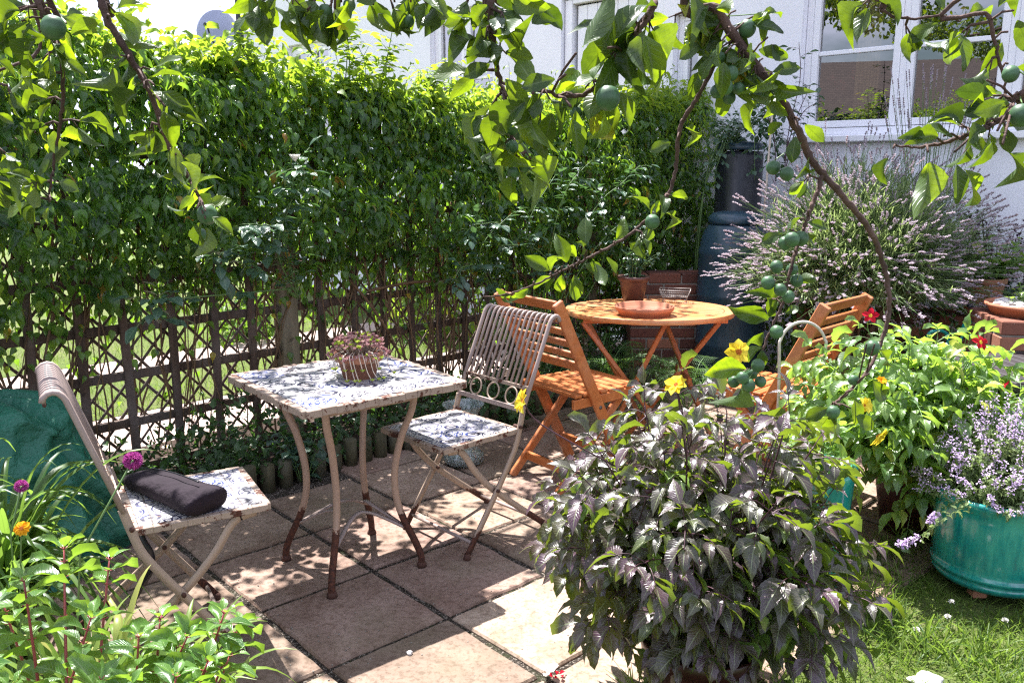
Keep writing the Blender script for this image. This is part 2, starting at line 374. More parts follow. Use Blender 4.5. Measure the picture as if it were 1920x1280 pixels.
tr = n.n('ShaderNodeBsdfTransparent'); tr.inputs[0].default_value = (.8, .82, .8, 1); gl = n.n('ShaderNodeBsdfGlossy'); gl.inputs['Roughness'].default_value = .0
x = n.n('ShaderNodeMixShader'); n.l(n.m('MINIMUM', n.m('ADD', n.m('MULTIPLY', fr.outputs[0], 2.2), .22), 1.), x.inputs[0]); n.l(tr.outputs[0], x.inputs[1]); n.l(gl.outputs[0], x.inputs[2])
o = n.n('ShaderNodeOutputMaterial'); n.l(x.outputs[0], o.inputs[0]); M['glass'] = m
m, nt = newmat('clear_glass'); n = N(nt); n.out((.75, .85, .82), .05, 0, None, .5, 0, .85); M['clear'] = m
m, nt = newmat('brick'); n = N(nt); at_ = n.n('ShaderNodeAttribute'); at_.attribute_name = 'rnd'; a = n.noise(40, 5, .7, n.obj())
cc = n.ramp(at_.outputs['Fac'], [(0, (.10, .045, .035)), (.5, (.20, .075, .05)), (1, (.34, .15, .09))]); sp_ = n.ramp(a, [(.66, 0.), (.7, 1.)])
n.out(n.mix(n.m('MULTIPLY', sp_, .7), n.mix(n.m('MULTIPLY', a, .6), cc, n.mix(1., cc, (.4, .4, .4), 'MULTIPLY')), (.55, .5, .45)), .9, 0, n.bump(a, .6, .004), .3); M['brick'] = m
M['mortar'] = plain('mortar', (.22, .2, .17), .95, 0, .3, 60)
# paving slabs
m, nt = newmat('riven_sandstone'); n = N(nt); at_ = n.n('ShaderNodeAttribute'); at_.attribute_name = 'rnd'; v = n.obj()
a = n.noise(5, 7, .65, v, .6); b = n.noise(55, 5, .65, v); c3 = n.noise(1.6, 4, .6, v); d4 = n.noise(180, 3, .6, v)
cc = n.ramp(at_.outputs['Fac'], [(0, (.22, .165, .125)), (.3, (.34, .25, .185)), (.6, (.28, .20, .155)), (.8, (.31, .215, .175)), (1, (.40, .31, .235))])
cc = n.mix(n.ramp(a, [(.38, 0.), (.62, .75)]), cc, n.mix(1., cc, (.55, .48, .44), 'MULTIPLY'))
cc = n.mix(n.ramp(b, [(.48, 0.), (.62, .75)]), cc, n.mix(1., cc, (.55, .5, .45), 'MULTIPLY'))
cc = n.mix(n.ramp(c3, [(.5, 0.), (.68, .45)]), cc, (.17, .15, .09))
cc = n.mix(n.ramp(d4, [(.70, 0.), (.74, .8)]), cc, (.10, .07, .05))
h = n.m('ADD', n.m('MULTIPLY', a, .7), n.m('MULTIPLY', b, .3))
n.out(cc, .85, 0, n.bump(h, .7, .012), .3); M['slab'] = m
m, nt = newmat('gritty_joint'); n = N(nt); v = n.obj(); a = n.noise(130, 4, .7, v); b = n.noise(9, 4, .6, v)
cc = n.ramp(a, [(.35, (.02, .016, .013)), (.54, (.07, .055, .042)), (.62, (.40, .35, .29))]); cc = n.mix(n.ramp(b, [(.52, 0.), (.66, .6)]), cc, (.045, .06, .02))
n.out(cc, .95, 0, n.bump(a, 1, .02), .2); M['joint'] = m
m, nt = newmat('lawn'); n = N(nt); v = n.obj(); a = n.noise(70, 5, .7, v); b = n.noise(1.2, 4, .6, v)
cc = n.ramp(a, [(.3, (.04, .07, .015)), (.55, (.11, .16, .03)), (.75, (.22, .24, .08))]); cc = n.mix(n.ramp(b, [(.4, 0.), (.7, .5)]), cc, (.17, .15, .08))
n.out(cc, .9, 0, n.bump(a, 1, .02), .2); M['lawn'] = m
m, nt = newmat('path_stone'); n = N(nt); v = n.obj(); a = n.noise(6, 5, .6, v); vo = n.n('ShaderNodeTexBrick'); n.l(v, vo.inputs['Vector']); vo.inputs['Scale'].default_value = 2.2
vo.inputs['Color1'].default_value = (.42, .31, .26, 1); vo.inputs['Color2'].default_value = (.34, .26, .22, 1); vo.inputs['Mortar'].default_value = (.18, .15, .12, 1); vo.inputs['Mortar Size'].default_value = .015
n.out(n.mix(n.m('MULTIPLY', a, .5), vo.outputs[0], (.5, .4, .34)), .9, 0, n.bump(a, .4, .01)); M['path'] = m
# blue and white patterned tiles
def tilemat(name, tile, worn=.5):
    m, nt = newmat(name); n = N(nt); v = n.obj((1 / tile, 1 / tile, 0)); sp = n.n('ShaderNodeSeparateXYZ'); n.l(v, sp.inputs[0])
    fx, fy = n.m('FLOOR', sp.outputs[0]), n.m('FLOOR', sp.outputs[1])
    x, y = n.m('SUBTRACT', n.m('FRACT', sp.outputs[0]), .5), n.m('SUBTRACT', n.m('FRACT', sp.outputs[1]), .5)
    cb = n.n('ShaderNodeCombineXYZ'); n.l(fx, cb.inputs[0]); n.l(fy, cb.inputs[1]); wn_ = n.n('ShaderNodeTexWhiteNoise'); n.l(cb.outputs[0], wn_.inputs[0]); rd = wn_.outputs[0]
    r = n.m('SQRT', n.m('ADD', n.m('MULTIPLY', x, x), n.m('MULTIPLY', y, y))); th = n.m('ARCTAN2', y, x)
    k = n.m('ADD', 4., n.m('MULTIPLY', n.m('ROUND', n.m('MULTIPLY', rd, 2.)), 4.))
    pet = n.m('COSINE', n.m('MULTIPLY', th, k))
    def band(val, c, w_): return n.m('LESS_THAN', n.m('ABSOLUTE', n.m('SUBTRACT', val, c)), w_)
    rr = n.m('SUBTRACT', r, n.m('MULTIPLY', pet, .05))
    p = band(rr, .30, .032)
    p = n.m('MAXIMUM', p, band(n.m('ADD', r, n.m('MULTIPLY', pet, .04)), .17, .04))
    p = n.m('MAXIMUM', p, n.m('LESS_THAN', r, .06))
    p = n.m('MAXIMUM', p, band(r, .41, .022))
    cx, cy = n.m('SUBTRACT', .5, n.m('ABSOLUTE', x)), n.m('SUBTRACT', .5, n.m('ABSOLUTE', y))
    rc = n.m('SQRT', n.m('ADD', n.m('MULTIPLY', cx, cx), n.m('MULTIPLY', cy, cy)))
    p = n.m('MAXIMUM', p, band(rc, .19, .045)); p = n.m('MAXIMUM', p, n.m('LESS_THAN', rc, .07))
    p2 = band(n.m('ADD', n.m('ABSOLUTE', x), n.m('ABSOLUTE', y)), .33, .03)
    p = n.m('MAXIMUM', p, n.m('MULTIPLY', p2, n.m('GREATER_THAN', rd, .5)))
    gr = n.m('MAXIMUM', n.m('GREATER_THAN', n.m('ABSOLUTE', x), .482), n.m('GREATER_THAN', n.m('ABSOLUTE', y), .482))
    ink = n.ramp(rd, [(0, (.015, .025, .11)), (.45, (.03, .03, .05)), (.6, (.03, .05, .18)), (.8, (.06, .04, .035)), (1, (.02, .035, .13))])
    ns = n.noise(14, 5, .7, n.obj()); fade = n.ramp(ns, [(.36, .35), (.55, 1.)])
    cc = n.mix(n.m('MULTIPLY', p, fade), (.50, .48, .47), ink)
    cc = n.mix(n.m('MULTIPLY', gr, .85), cc, (.13, .11, .10))
    ns2 = n.noise(30, 4, .7, n.obj()); cc = n.mix(n.ramp(ns2, [(.62, 0.), (.7, worn)]), cc, (.30, .16, .09))
    n.out(cc, .3, 0, n.bump(ns2, .1, .001), .5); return m
M['tiles'] = tilemat('blue_white_tiles', .15); M['seat_tiles'] = tilemat('blue_white_seat_tiles', .125)
class MBR(MB):
    def __init__(s): super().__init__(); s.rn = []; s.cur = 0.
    def add(s, vs, fs, smooth=None):
        vs = list(vs); s.rn += [s.cur] * len(vs); return super().add(vs, fs, smooth)
    def build(s, *a, **k):
        o = super().build(*a, **k); at_ = o.data.attributes.new('rnd', 'FLOAT', 'POINT'); at_.data.foreach_set('value', s.rn); return o

# ================================================================== THE SETTING
D1 = np.array([math.cos(R(42)), math.sin(R(42)), 0.]); D2 = np.array([math.sin(R(42)), -math.cos(R(42)), 0.])
SO = np.array([-.507, 2.894, 0.]); SL = .447
g = MB(); g.box((0, 60, -.09), (400, 400, .1)); tag(g.build('ground', M['soil']), kind='structure')
# lawn in front of the patio on the right, and the lawn beyond the fence
def sheet(name, poly, z, mat, th=.03):
    b = MB(); b.prism(poly, z - th, z); return tag(b.build(name, mat), kind='structure')
P0 = np.array([.20, 2.06]); P1 = P0 + 2.9 * np.array([.775, .632])
sheet('lawn', [(P0[0] - .55, P0[1] - .45), (P1[0], P1[1]), (6, 4.0), (6, -2), (-3, -2), (-1.2, .6)], -.015, M['lawn'])
def strip(name, k0, k1, z, mat):
    return sheet(name, [(-30, -30 + k0), (4.5, 4.5 + k0), (4.5, 4.5 + k1), (-30, -30 + k1)], z, mat)
strip('path', 5.9, 7.3, -.022, M['path'])
strip('far_lawn', 7.3, 8.75, -.018, M['lawn'])
strip('far_path', 8.75, 9.5, -.022, M['path'])
sheet('back_lawn', [(-60, -60 + 9.5), (4.5, 14.0), (4.5, 90), (-60, 90)], -.018, M['lawn'])
# patio: real slabs with gaps over a gritty bed
jb = MB(); jb.prism([(-2.6, 2.25), (-.6, 1.0), (0.2, 1.6), (.2, 2.06), (P1[0], P1[1]), (2.6, 5.0), (.8, 6.3)], -.05, -.010)
tag(jb.build('patio_bed', M['joint']), kind='structure')
sb = MBR(); sb.smooth = False
edge_n = np.array([.632, -.775])
for i in range(-9, 11):
    for j in range(-7, 9):
        o = SO + D1 * SL * i + D2 * SL * j
        if i >= 1: o = o + D2 * .02
        c = o + D1 * SL / 2 + D2 * SL / 2
        if (c[:2] - P0) @ edge_n > .12: continue
        if c[1] - c[0] > 4.95 or c[1] < 1.0 or c[1] > 6 or c[0] < -2.4: continue
        gp = .011; z = random.uniform(-.002, .003); sb.cur = random.random()
        cs = []
        for (a, b) in ((0, 0), (1, 0), (1, 1), (0, 1)):
            cs.append(o + D1 * (gp if a == 0 else SL - gp) + D2 * (gp if b == 0 else SL - gp) + np.array([random.uniform(-.003, .003), random.uniform(-.003, .003), 0]))
        # rough edge outline with chamfer
        ring = []
        for q in range(4):
            p, r_ = cs[q], cs[(q + 1) % 4]
            for t in np.arange(0, 1, .125):
                pt = p + (r_ - p) * t + (np.array([random.uniform(-.003, .003), random.uniform(-.003, .003), 0]) if t > 0 else 0); ring.append(pt)
        k = len(ring); cc = sum(cs) / 4
        lo = [(p[0], p[1], -.03) for p in ring]; mi = [(p[0], p[1], z - .007) for p in ring]
        hi = [(*(cc + (p - cc) * .975)[:2], z) for p in ring]
        fs = [(q, k + q, k + (q + 1) % k, (q + 1) % k) for q in range(k)] + [(k + q, 2 * k + q, 2 * k + (q + 1) % k, k + (q + 1) % k) for q in range(k)] + [tuple(range(2 * k, 3 * k))]
        sb.add(lo + mi + hi, [tuple(reversed(f)) if len(f) == 4 else f[::-1] for f in fs])
tag(sb.build('patio', M['slab']), kind='structure')
# grit, fallen petals and crumbs on the slabs
gt = MB()
for _ in range(420):
    q = ground(random.uniform(330, 1100), random.uniform(880, 1279)); s = random.uniform(.0012, .0035)
    gt.sphere((q[0], q[1], s * .6), s, 5, (1, 1, .6))
tag(gt.build('grit', M['mortar']), kind='stuff')

# ------------------------------------------------------------------ house
W0 = (-3.5, 11.7, 0)
H = thing('house', 'white rendered house with white framed windows rising behind the hedge', 'house', W0, R(-45))
WL, WH = 14.5, 5.6
wins = [(1.05, 1.95, 1.75, 2.90), (3.78, 4.72, 1.85, 2.95), (5.55, 6.62, 0.0, 2.88), (6.72, 7.0, 1.6, 2.6), (7.78, 10.4, 1.66, 3.3)]
xs = sorted({0, WL, *[a for w_ in wins for a in w_[:2]]}); zs = sorted({-.2, WH, *[a for w_ in wins for a in w_[2:]]})
wb = MB(); wb.smooth = False
def solid(x0, x1, z0, z1): return not any(a <= x0 and x1 <= b and c <= z0 and z1 <= d for a, b, c, d in wins)
for a, b in zip(xs, xs[1:]):
    z0 = None
    for c, d in zip(zs, zs[1:]):
        if solid(a, b, c, d): wb.add([(a, 0, c), (b, 0, c), (b, 0, d), (a, 0, d)], [(0, 1, 2, 3)])
for a, b, c, d in wins:
    T = .22
    wb.add([(a, 0, c), (a, T, c), (a, T, d), (a, 0, d), (b, 0, c), (b, T, c), (b, T, d), (b, 0, d)], [(0, 3, 2, 1), (4, 5, 6, 7), (0, 1, 5, 4), (3, 7, 6, 2)])
wb.add([(0, 0, -.2), (0, 0, WH), (0, 6, WH), (0, 6, -.2), (WL, 0, -.2), (WL, 0, WH), (WL, 6, WH), (WL, 6, -.2)], [(0, 1, 2, 3), (4, 7, 6, 5), (2, 6, 7, 3)])
wb.build('wall', M['render'], H)
rf = MB(); rf.add([(-.3, -.35, WH - .05), (WL + .3, -.35, WH - .05), (WL + .3, 3, WH + 2), (-.3, 3, WH + 2), (-.3, 6.3, WH - .05), (WL + .3, 6.3, WH - .05), (-.3, -.35, WH - .15), (WL + .3, -.35, WH - .15)],
                  [(0, 1, 2, 3), (3, 2, 5, 4), (0, 6, 7, 1)], False); rf.build('roof', M['roof_tile'], H)
def window(a, b, c, d, panes, bars, name='window'):
    fr = MB(); t = .05; y = .10
    for x0, x1 in ((a + .002, a + t), (b - t, b - .002)): fr.box(((x0 + x1) / 2, y, (c + d) / 2), (x1 - x0, .07, d - c - .004))
    for z0, z1 in ((c + .002, c + t), (d - t, d - .002)): fr.box(((a + b) / 2, y, (z0 + z1) / 2), (b - a - 2 * t, .066, z1 - z0))
    n_ = panes; L = (b - a - 2 * t) / n_
    for k in range(n_):
        x0 = a + t + L * k; x1 = x0 + L; s = .045
        if k: fr.box((x0, y, (c + d) / 2), (.045, .062, d - c - 2 * t))
        u0, u1 = x0 + (.023 if k else .002), x1 - (.023 if k < n_ - 1 else .002)
        for p in (u0 + s / 2, u1 - s / 2): fr.box((p, y - .012, (c + d) / 2), (s, .05, d - c - 2 * t - .006))
        for p in (c + t + s / 2 + .004, d - t - s / 2 - .004): fr.box(((u0 + u1) / 2, y - .012, p), (u1 - u0 - 2 * s, .047, s))
        for p in bars: fr.box(((u0 + u1) / 2, y - .01, p), (u1 - u0 - 2 * s, .03, .03))
    f = fr.build(name, M['frame'], H, .004)
    gl = MB(); gl.smooth = False; gl.add([(a + t, y - .006, c + t), (b - t, y - .006, c + t), (b - t, y - .006, d - t), (a + t, y - .006, d - t)], [(0, 1, 2, 3)])
    gl.build('pane', M['glass'], f); sl = MB(); sl.box(((a + b) / 2, -.015, c - .027), (b - a + .12, .12, .045)); sl.build('sill', M['frame'], f, .006); return f
window(1.05, 1.95, 1.75, 2.90, 2, [2.35]); window(3.78, 4.72, 1.85, 2.95, 2, [2.3]); window(7.78, 10.4, 1.66, 3.3, 4, [2.21, 2.78]); window(6.72, 7.0, 1.6, 2.6, 1, [])
dr = MB()
for k in range(8): dr.box((5.66 + .06 + k * .108, .10, 1.41), (.104, .03, 2.78))
d_ = dr.build('door', M['frame'], H, .004)
df = MB(); df.box((5.60, .09, 1.42), (.08, .10, 2.86)); df.box((6.575, .09, 1.42), (.08, .10, 2.86)); df.box((6.09, .09, 2.84), (.896, .096, .05)); df.build('door_frame', M['frame'], d_, .004)
rm = MB(); rm.smooth = False
for (a, b, c, d) in wins:
    rm.add([(a - .4, 2.2, c - .5), (b + .4, 2.2, c - .5), (b + .4, 2.2, d + .3), (a - .4, 2.2, d + .3), (a - .4, .23, c - .5), (b + .4, .23, c - .5), (b + .4, .23, d + .3), (a - .4, .23, d + .3)],
           [(0, 1, 2, 3), (0, 3, 7, 4), (1, 5, 6, 2), (0, 4, 5, 1), (3, 2, 6, 7)])
rm.build('room', M['room'], H)
def curtain(x0, x1, z0, z1, y=.30):
    c = MB(); k = 30; vs = []
    for i in range(k + 1):
        x = x0 + (x1 - x0) * i / k; vs += [(x, y + .02 * math.sin(i * 1.5), z0), (x, y + .02 * math.sin(i * 1.5 + .3), z1)]
    c.add(vs, [(2 * i, 2 * i + 2, 2 * i + 3, 2 * i + 1) for i in range(k)]); o = c.build('curtain', M['curtain'], H); s_ = o.modifiers.new('s', 'SOLIDIFY'); s_.thickness = .004
curtain(8.05, 8.22, 1.70, 3.2); curtain(1.15, 1.4, 1.8, 2.85); curtain(3.85, 4.0, 1.9, 2.9)
dp = MB(); dp.tube([(.06, -.08, 0), (.06, -.08, WH - .2)], .045, 10); dp.box((.06, -.06, 2.6), (.13, .10, .05)); dp.box((.06, -.06, 4.1), (.13, .10, .05)); dp.build('downpipe', M['blackpl'], H)
# building across the garden whose roof is mirrored in the window
Bn = thing('barn', 'low brown roofed building across the garden mirrored in the window glass', 'building', (-13.5, -.6, -1.0), R(15))
b = MB(); b.box((0, 0, 1.6), (5, 8, 3.2)); b.build('wall', M['room'], Bn); b = MB(); b.add([(2.8, -4.2, 3.1), (2.8, 4.2, 3.1), (0, 4.2, 5.0), (0, -4.2, 5.0), (-2.8, 4.2, 3.1), (-2.8, -4.2, 3.1)], [(0, 1, 2, 3), (3, 2, 4, 5), (1, 4, 2), (0, 3, 5)], False); b.build('roof', M['roof_tile'], Bn)
# satellite dish
dd = thing('satellite_dish', 'grey round satellite dish on the far left corner of the white house', 'satellite dish', (-3.86, 11.75, 3.20), R(-5))
b = MB(); prof = [(.001, .03)] + [(r_, .03 - .03 * (r_ / .26) ** 2) for r_ in (.06, .12, .18, .23, .26)] + [(.265, .0), (.24, .012), (.001, .045)]
o = b.build('reflector', M['dish'], dd) if 0 else None
b.lathe(prof, 32, (0, 0, 0), 1, 1.12); b.build('reflector', M['dish'], dd, 0, (0, 0, 0), (R(78), 0, R(10)))
b = MB(); b.tube([(0, -.02, -.25), (.0, -.22, -.10), (0, -.30, .02)], .012, 6); b.build('feed_arm', M['blackpl'], dd); b = MB(); b.tube([(0, .06, 0), (.3, .1, -.05)], .02, 8); b.box((0, .05, 0), (.1, .1, .1)); b.build('wall_bracket', M['blackpl'], dd)
b = MB(); b.tube([(0, -.34, .02), (0, -.26, .03)], .03, 10); b.build('receiver', M['blackpl'], dd)

def bush(label, x, y, r_, h_, n_, mat):
    t = thing('garden_shrub', label, 'shrub', (x, y, 0), 0, 'shrubs beyond the fence'); fo = Fol(); o = rsph(n_) * (rng.random((n_, 1)) ** .4); o[:, 2] = abs(o[:, 2]); P = o * [r_, r_, h_] * (1 + .25 * np.sin(o[:, :1] * 9))
    fo.add(leaf_tpl(2, 1, .6, .5, .2, .3), P, rsph(n_), rsph(n_) + [0, 0, .8], rng.uniform(.04, .08, n_)); fo.build('foliage', M[mat], t)
    b = MB(); [b.tube([(0, 0, 0), (r_ * .5 * math.cos(a), r_ * .5 * math.sin(a), h_ * .7)], .012, 5) for a in (0, 1.3, 2.6, 3.9, 5.2)]; b.build('stem', M['twig'], t)
bush('rounded green shrub beyond the fence behind the wooden chair', .35, 7.6, .55, .95, 1500, 'creeper')
bush('light green shrub beyond the fence seen above the tiled table', -.75, 7.4, .40, .65, 900, 'creeper_top')
bush('green shrub beyond the fence left of the fence post', -2.3, 7.3, .35, .55, 800, 'creeper')
bush('tall green shrub beyond the hedge before the white house wall', -.9, 8.9, .9, 1.75, 2600, 'creeper')
bush('tall dark shrub beyond the hedge below the white house door', .35, 8.7, .65, 1.7, 2200, 'under_leaf')
bush('dark shrub beyond the fence behind the round table', 1.3, 8.3, .6, 1.2, 1600, 'under_leaf')
# ------------------------------------------------------------------ lattice fence
K = 5.5
def fp(x, z, off=0.): return (x - off * .707, K + x + off * .707, z)      # off > 0: beyond the fence
fx0, fx1 = -3.2, 1.35
FE = thing('lattice_fence', 'dark weathered lattice fence of rails, laths and thin crossed canes under the hedge', 'fence', fp(-1.2, 0))
def fl(p): return tuple(np.array(p) - np.array(FE.location))
for z in (.08, .30, .52, .735, .95, 1.2, 1.5):
    b = MB(); jx = random.uniform(-.004, .004); b.beam(fl(fp(fx0, z + jx)), fl(fp(fx1, z - jx)), .022, .040); b.build('rail', M['fence_wood'], FE, .002)
x = fx0 + .03
while x < fx1:
    if abs(x + 1.165) > .06:
        b = MB(); t = random.uniform(-.012, .012); b.tube([fl(fp(x, -.02, -.028)), fl(fp(x + t, .85, -.028)), fl(fp(x + t, 1.75, -.028))], 1, prof=[(-.018, -.010), (.018, -.010), (.018, .010), (-.018, .010)], up=(-.707, .707, 0)); b.smooth = False
        b.sm = [False] * len(b.sm); b.build('upright', M['fence_wood'], FE, .002)
    x += .143
b = MB()
x = fx0 - 1.6
while x < fx1 + .1:
    for sgn in (1, -1):
        xa, xb = (x, x + 1.6 * .62) if sgn == 1 else (x + 1.6 * .62, x)
        q0, q1 = (xa, .03), (xb, 1.62)
        lo, hi = fx0, fx1; pts = []
        for t in np.linspace(0, 1, 9):
            xx = q0[0] + (q1[0] - q0[0]) * t
            if lo < xx < hi: pts.append(fl(fp(xx + random.uniform(-.004, .004), q0[1] + (q1[1] - q0[1]) * t, (.022 if sgn == 1 else .034))))
        if len(pts) > 2: b.tube(pts, random.uniform(.0055, .0085), 5)
    x += .078 + random.uniform(-.018, .018)
b.build('crossed_lattice', M['fence_wood'], FE)
for px_, h_ in ((-1.165, 1.05), (-2.95, 1.3), (.55, 1.5)):
    b = MB(); b.box(fl(fp(px_, h_ / 2 - .05, -.0)), (.095, .095, h_ + .1), Matrix.Rotation(R(45), 3, 'Z')); b.build('post', M['post_wood'], FE, .006)

# shoots with paired leaves used for the roses and other wands
tpr = leaf_tpl(6, 1, .62, .45, .12, .2, .06, 0, .9)
def wand(b, fo, pts, r0, r1, nl, size, tpl, sides=5, spread=1., leaflets=3, rnd=None, t0=.15):
    s = spline(pts, 6); b.tube(s, lerp_r(r0, r1, len(s)), sides)
    for k in range(nl):
        t = t0 + (1 - t0) * (k + random.random() * .5) / nl; i = min(int(t * (len(s) - 1)), len(s) - 2); p = s[i].lerp(s[i + 1], t * (len(s) - 1) - i)
        tan = (s[i + 1] - s[i]).normalized(); a = k * 2.4 + random.uniform(-.4, .4); o = Vector((math.cos(a), math.sin(a), random.uniform(-.1, .4)))
        o = (o - tan * o.dot(tan)).normalized(); d = (o * spread + tan * .45).normalized(); L = size * 1.3
        if leaflets > 1:
            b.tube([p, p + d * L * .5, p + d * L + Vector((0, 0, -.15 * L))], r1 * .7, 3)
            for q in range(leaflets):
                w_ = q // 2 + 1; base = p + d * L * (1 - .42 * (0 if q == 0 else w_ - .2)) + Vector((0, 0, -.1 * L))
                side = d.cross(Vector((0, 0, 1))).normalized() * (0 if q == 0 else (1 if q % 2 else -1))
                fo.add(tpl, [tuple(base)], [tuple(d * (.8 if q else 1) + side * .9 + Vector((0, 0, -.25 + random.uniform(-.2, .2))))], [tuple(Vector((random.uniform(-.3, .3), random.uniform(-.3, .3), 1)))], size * (1 if q == 0 else .85) * random.uniform(.8, 1.15), None if rnd is None else [rnd])
        else:
            fo.add(tpl, [tuple(p)], [tuple(d + Vector((0, 0, random.uniform(-.4, .3))))], [(random.uniform(-.4, .4), random.uniform(-.4, .4), 1)], size * random.uniform(.7, 1.15), None if rnd is None else [rnd])
# ------------------------------------------------------------------ hedge
HG = thing('hedge', 'tall dense green creeper hedge growing over the lattice fence', 'hedge', fp(-1.2, 0))
hl = np.array(HG.location)
tplc = leaf_tpl(5, 1, .56, .30, .24, .38, 0, 0, 2.1); tplc2 = leaf_tpl(5, 1, .46, .34, .18, .5, 0, 0, 2.0, .25)
_tab = rng.random((5, 64, 64))
def vnoise(x, y, k):
    xi, yi = np.floor(x).astype(int), np.floor(y).astype(int); fx, fy = x - xi, y - yi; fx = fx * fx * (3 - 2 * fx); fy = fy * fy * (3 - 2 * fy); T_ = _tab[k]
    a, b_, c_, d_ = T_[xi % 64, yi % 64], T_[(xi + 1) % 64, yi % 64], T_[xi % 64, (yi + 1) % 64], T_[(xi + 1) % 64, (yi + 1) % 64]
    return ((a * (1 - fx) + b_ * fx) * (1 - fy) + (c_ * (1 - fx) + d_ * fx) * fy) * 2 - 1
def htop(x): return 1.86 + .09 * vnoise(x * 1.6, x * 0 + 7.5, 4) + .05 * vnoise(x * 5, x * 0 + 9.5, 4) + np.where(x < -1.0, .12 * (-1.0 - x), 0) + np.where(x > .3, .07 * (x - .3), 0)
def hbot(x): return .93 + .12 * vnoise(x * 2.2, x * 0 + .5, 4) + .07 * vnoise(x * 6, x * 0 + 3.5, 4) - np.where(x > -.9, .22 * np.clip(x + .9, 0, 1), 0)
def hedge_pts(n_, near=True):
    x = rng.uniform(-3.3, 1.55, n_); u = rng.random(n_) ** .8
    z0, z1 = hbot(x), htop(x); z = z0 + (z1 - z0) * u
    th = .30 * np.sin(np.clip((z - z0 + .12) / .5, 0, 1) * 1.57) * np.clip((z1 + .08 - z) / .22, .35, 1)
    lump = .10 * vnoise(x * 3.3, z * 3.3, 1) + .09 * vnoise(x * 8, z * 8, 2) + .04 * vnoise(x * 19, z * 19, 3)
    if near: off = -(th * (.55 + .85 * np.clip((z1 - z) / .8, 0, 1)) + lump) + rng.exponential(.045, n_)
    else: off = rng.uniform(-1, 1, n_) * (th)
    return x, z, off
fo = Fol()
def put(fo, x, z, off, tpl, smin, smax, up_bias, mode, rnd=None):
    n_ = len(x); P = np.stack([x - off * .707, K + x + off * .707, z], 1) - hl
    outv = np.array([.707, -.707, 0]); o2 = np.where((off < 0)[:, None], outv, -outv)
    if mode == 'side': d = o2 * .55 + np.array([0, 0, -.75]) + rsph(n_) * .65; u = o2 * .55 + np.array([0, 0, .75]) + rsph(n_) * .35
    else: d = rsph(n_) * .9 + np.array([0, 0, .25]) + o2 * .2; u = np.array([0, 0, .8]) + rsph(n_) * .6
    fo.add(tpl, P, d, u, rng.uniform(smin, smax, n_), rnd)
def cluster(fo, n_, smin, smax, rpow, tps_, push=0.):
    x, z, off = hedge_pts(n_); off = off - push + .16 * (vnoise(x * 2.6 + 5, z * 2.6, 0) < -.42); P = np.stack([x - off * .707, K + x + off * .707, z], 1) - hl; outv = np.array([.707, -.707, 0])
    ax = unit(outv * .75 + np.array([0, 0, -.25]) + rsph(n_) * .75); up = unit(np.array([0, 0, 1.0]) + outv * .32 + rsph(n_) * .42); sd_ = unit(np.cross(ax, up)); sz = rng.uniform(smin, smax, n_) * (.7 + .6 * rng.random(n_) ** 2); rn = rng.random(n_) ** rpow * .97
    for ang in (-1.25, -.55, .1, .75, 1.35):
        kp = rng.random(n_) < (.85 if abs(ang) < 1 else .55); d = ax * math.cos(ang) + sd_ * math.sin(ang) + np.array([0, 0, -.28]) + rsph(n_) * .22
        fo.add(tps_[int(abs(ang) * 10) % len(tps_)], P[kp] + rsph(kp.sum()) * .006, d[kp], (up + rsph(n_) * .25)[kp], (sz * (1 - .18 * abs(ang)))[kp], np.clip(rn + rng.normal(0, .05, n_), 0, .99)[kp])
tplc3 = leaf_tpl(5, 1, .46, .36, .22, .55, .06, .02, 1.6, -.2)
cluster(fo, 4300, .042, .085, 1.4, (tplc, tplc2, tplc3)); cluster(fo, 900, .06, .10, 1.2, (tplc3, tplc2), .04)
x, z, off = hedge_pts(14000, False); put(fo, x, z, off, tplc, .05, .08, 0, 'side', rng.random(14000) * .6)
# hanging fringe over the lattice
x = rng.uniform(-3.3, 1.5, 2700); z = hbot(x) - rng.exponential(.11, 2700); m_ = z > .12; x, z = x[m_], z[m_]; put(fo, x, z, rng.normal(0, .06, len(x)), tplc, .035, .07, 0, 'side')
fo.build('foliage', M['creeper'], HG)
for nm_, mt_, cnt, top in (('creeper_spray', 'creeper', 46, False), ('top_spray', 'creeper_top', 95, True)):
    b = MB(); f_ = Fol(); ov = Vector((.707, -.707, 0)); al = Vector((.707, .707, 0))
    for k in range(cnt):
        xx = random.uniform(-3.0, 1.4)
        if top and -1.62 < xx < -1.15: continue
        T_ = float(htop(np.array(xx)))
        if top: z0 = T_ - .12; p0 = Vector(fp(xx, z0, random.uniform(-.2, .2))) - Vector(hl); L = random.uniform(.12, .34) * (1.3 if xx < -1.2 else 1); e = Vector((random.uniform(-.4, .4), random.uniform(-.2, .2), 1)); P = [p0, p0 + e * L * .6, p0 + e * L + al * random.uniform(-.08, .08) + ov * random.uniform(-.04, .08)]
        else: z0 = random.uniform(1.0, T_ - .1); p0 = Vector(fp(xx, z0, -.22)) - Vector(hl); s_ = random.choice((-1, 1)); L = random.uniform(.12, .28); P = [p0, p0 + ov * L * .6 + al * s_ * L * .3 + Vector((0, 0, .05)), p0 + ov * L * .8 + al * s_ * L * .8 + Vector((0, 0, -.10))]
        wand(b, f_, P, .0022, .001, random.choice((5, 7, 9)), random.uniform(.035, .055), tplc2, 4, 1., random.choice((1, 3)), random.random() * .97)
    b.build('stem', M['gstem'], HG); o = f_.build('foliage', M[mt_], HG)
fo = Fol(); n_ = 5200; x = rng.uniform(-3.3, 1.55, n_); z = htop(x) + rng.normal(0, .055, n_) - .03; off = rng.uniform(-.24, .26, n_)
put(fo, x, z, off, tplc2, .035, .075, 0, 'top', rng.random(n_) ** 2 * .98)
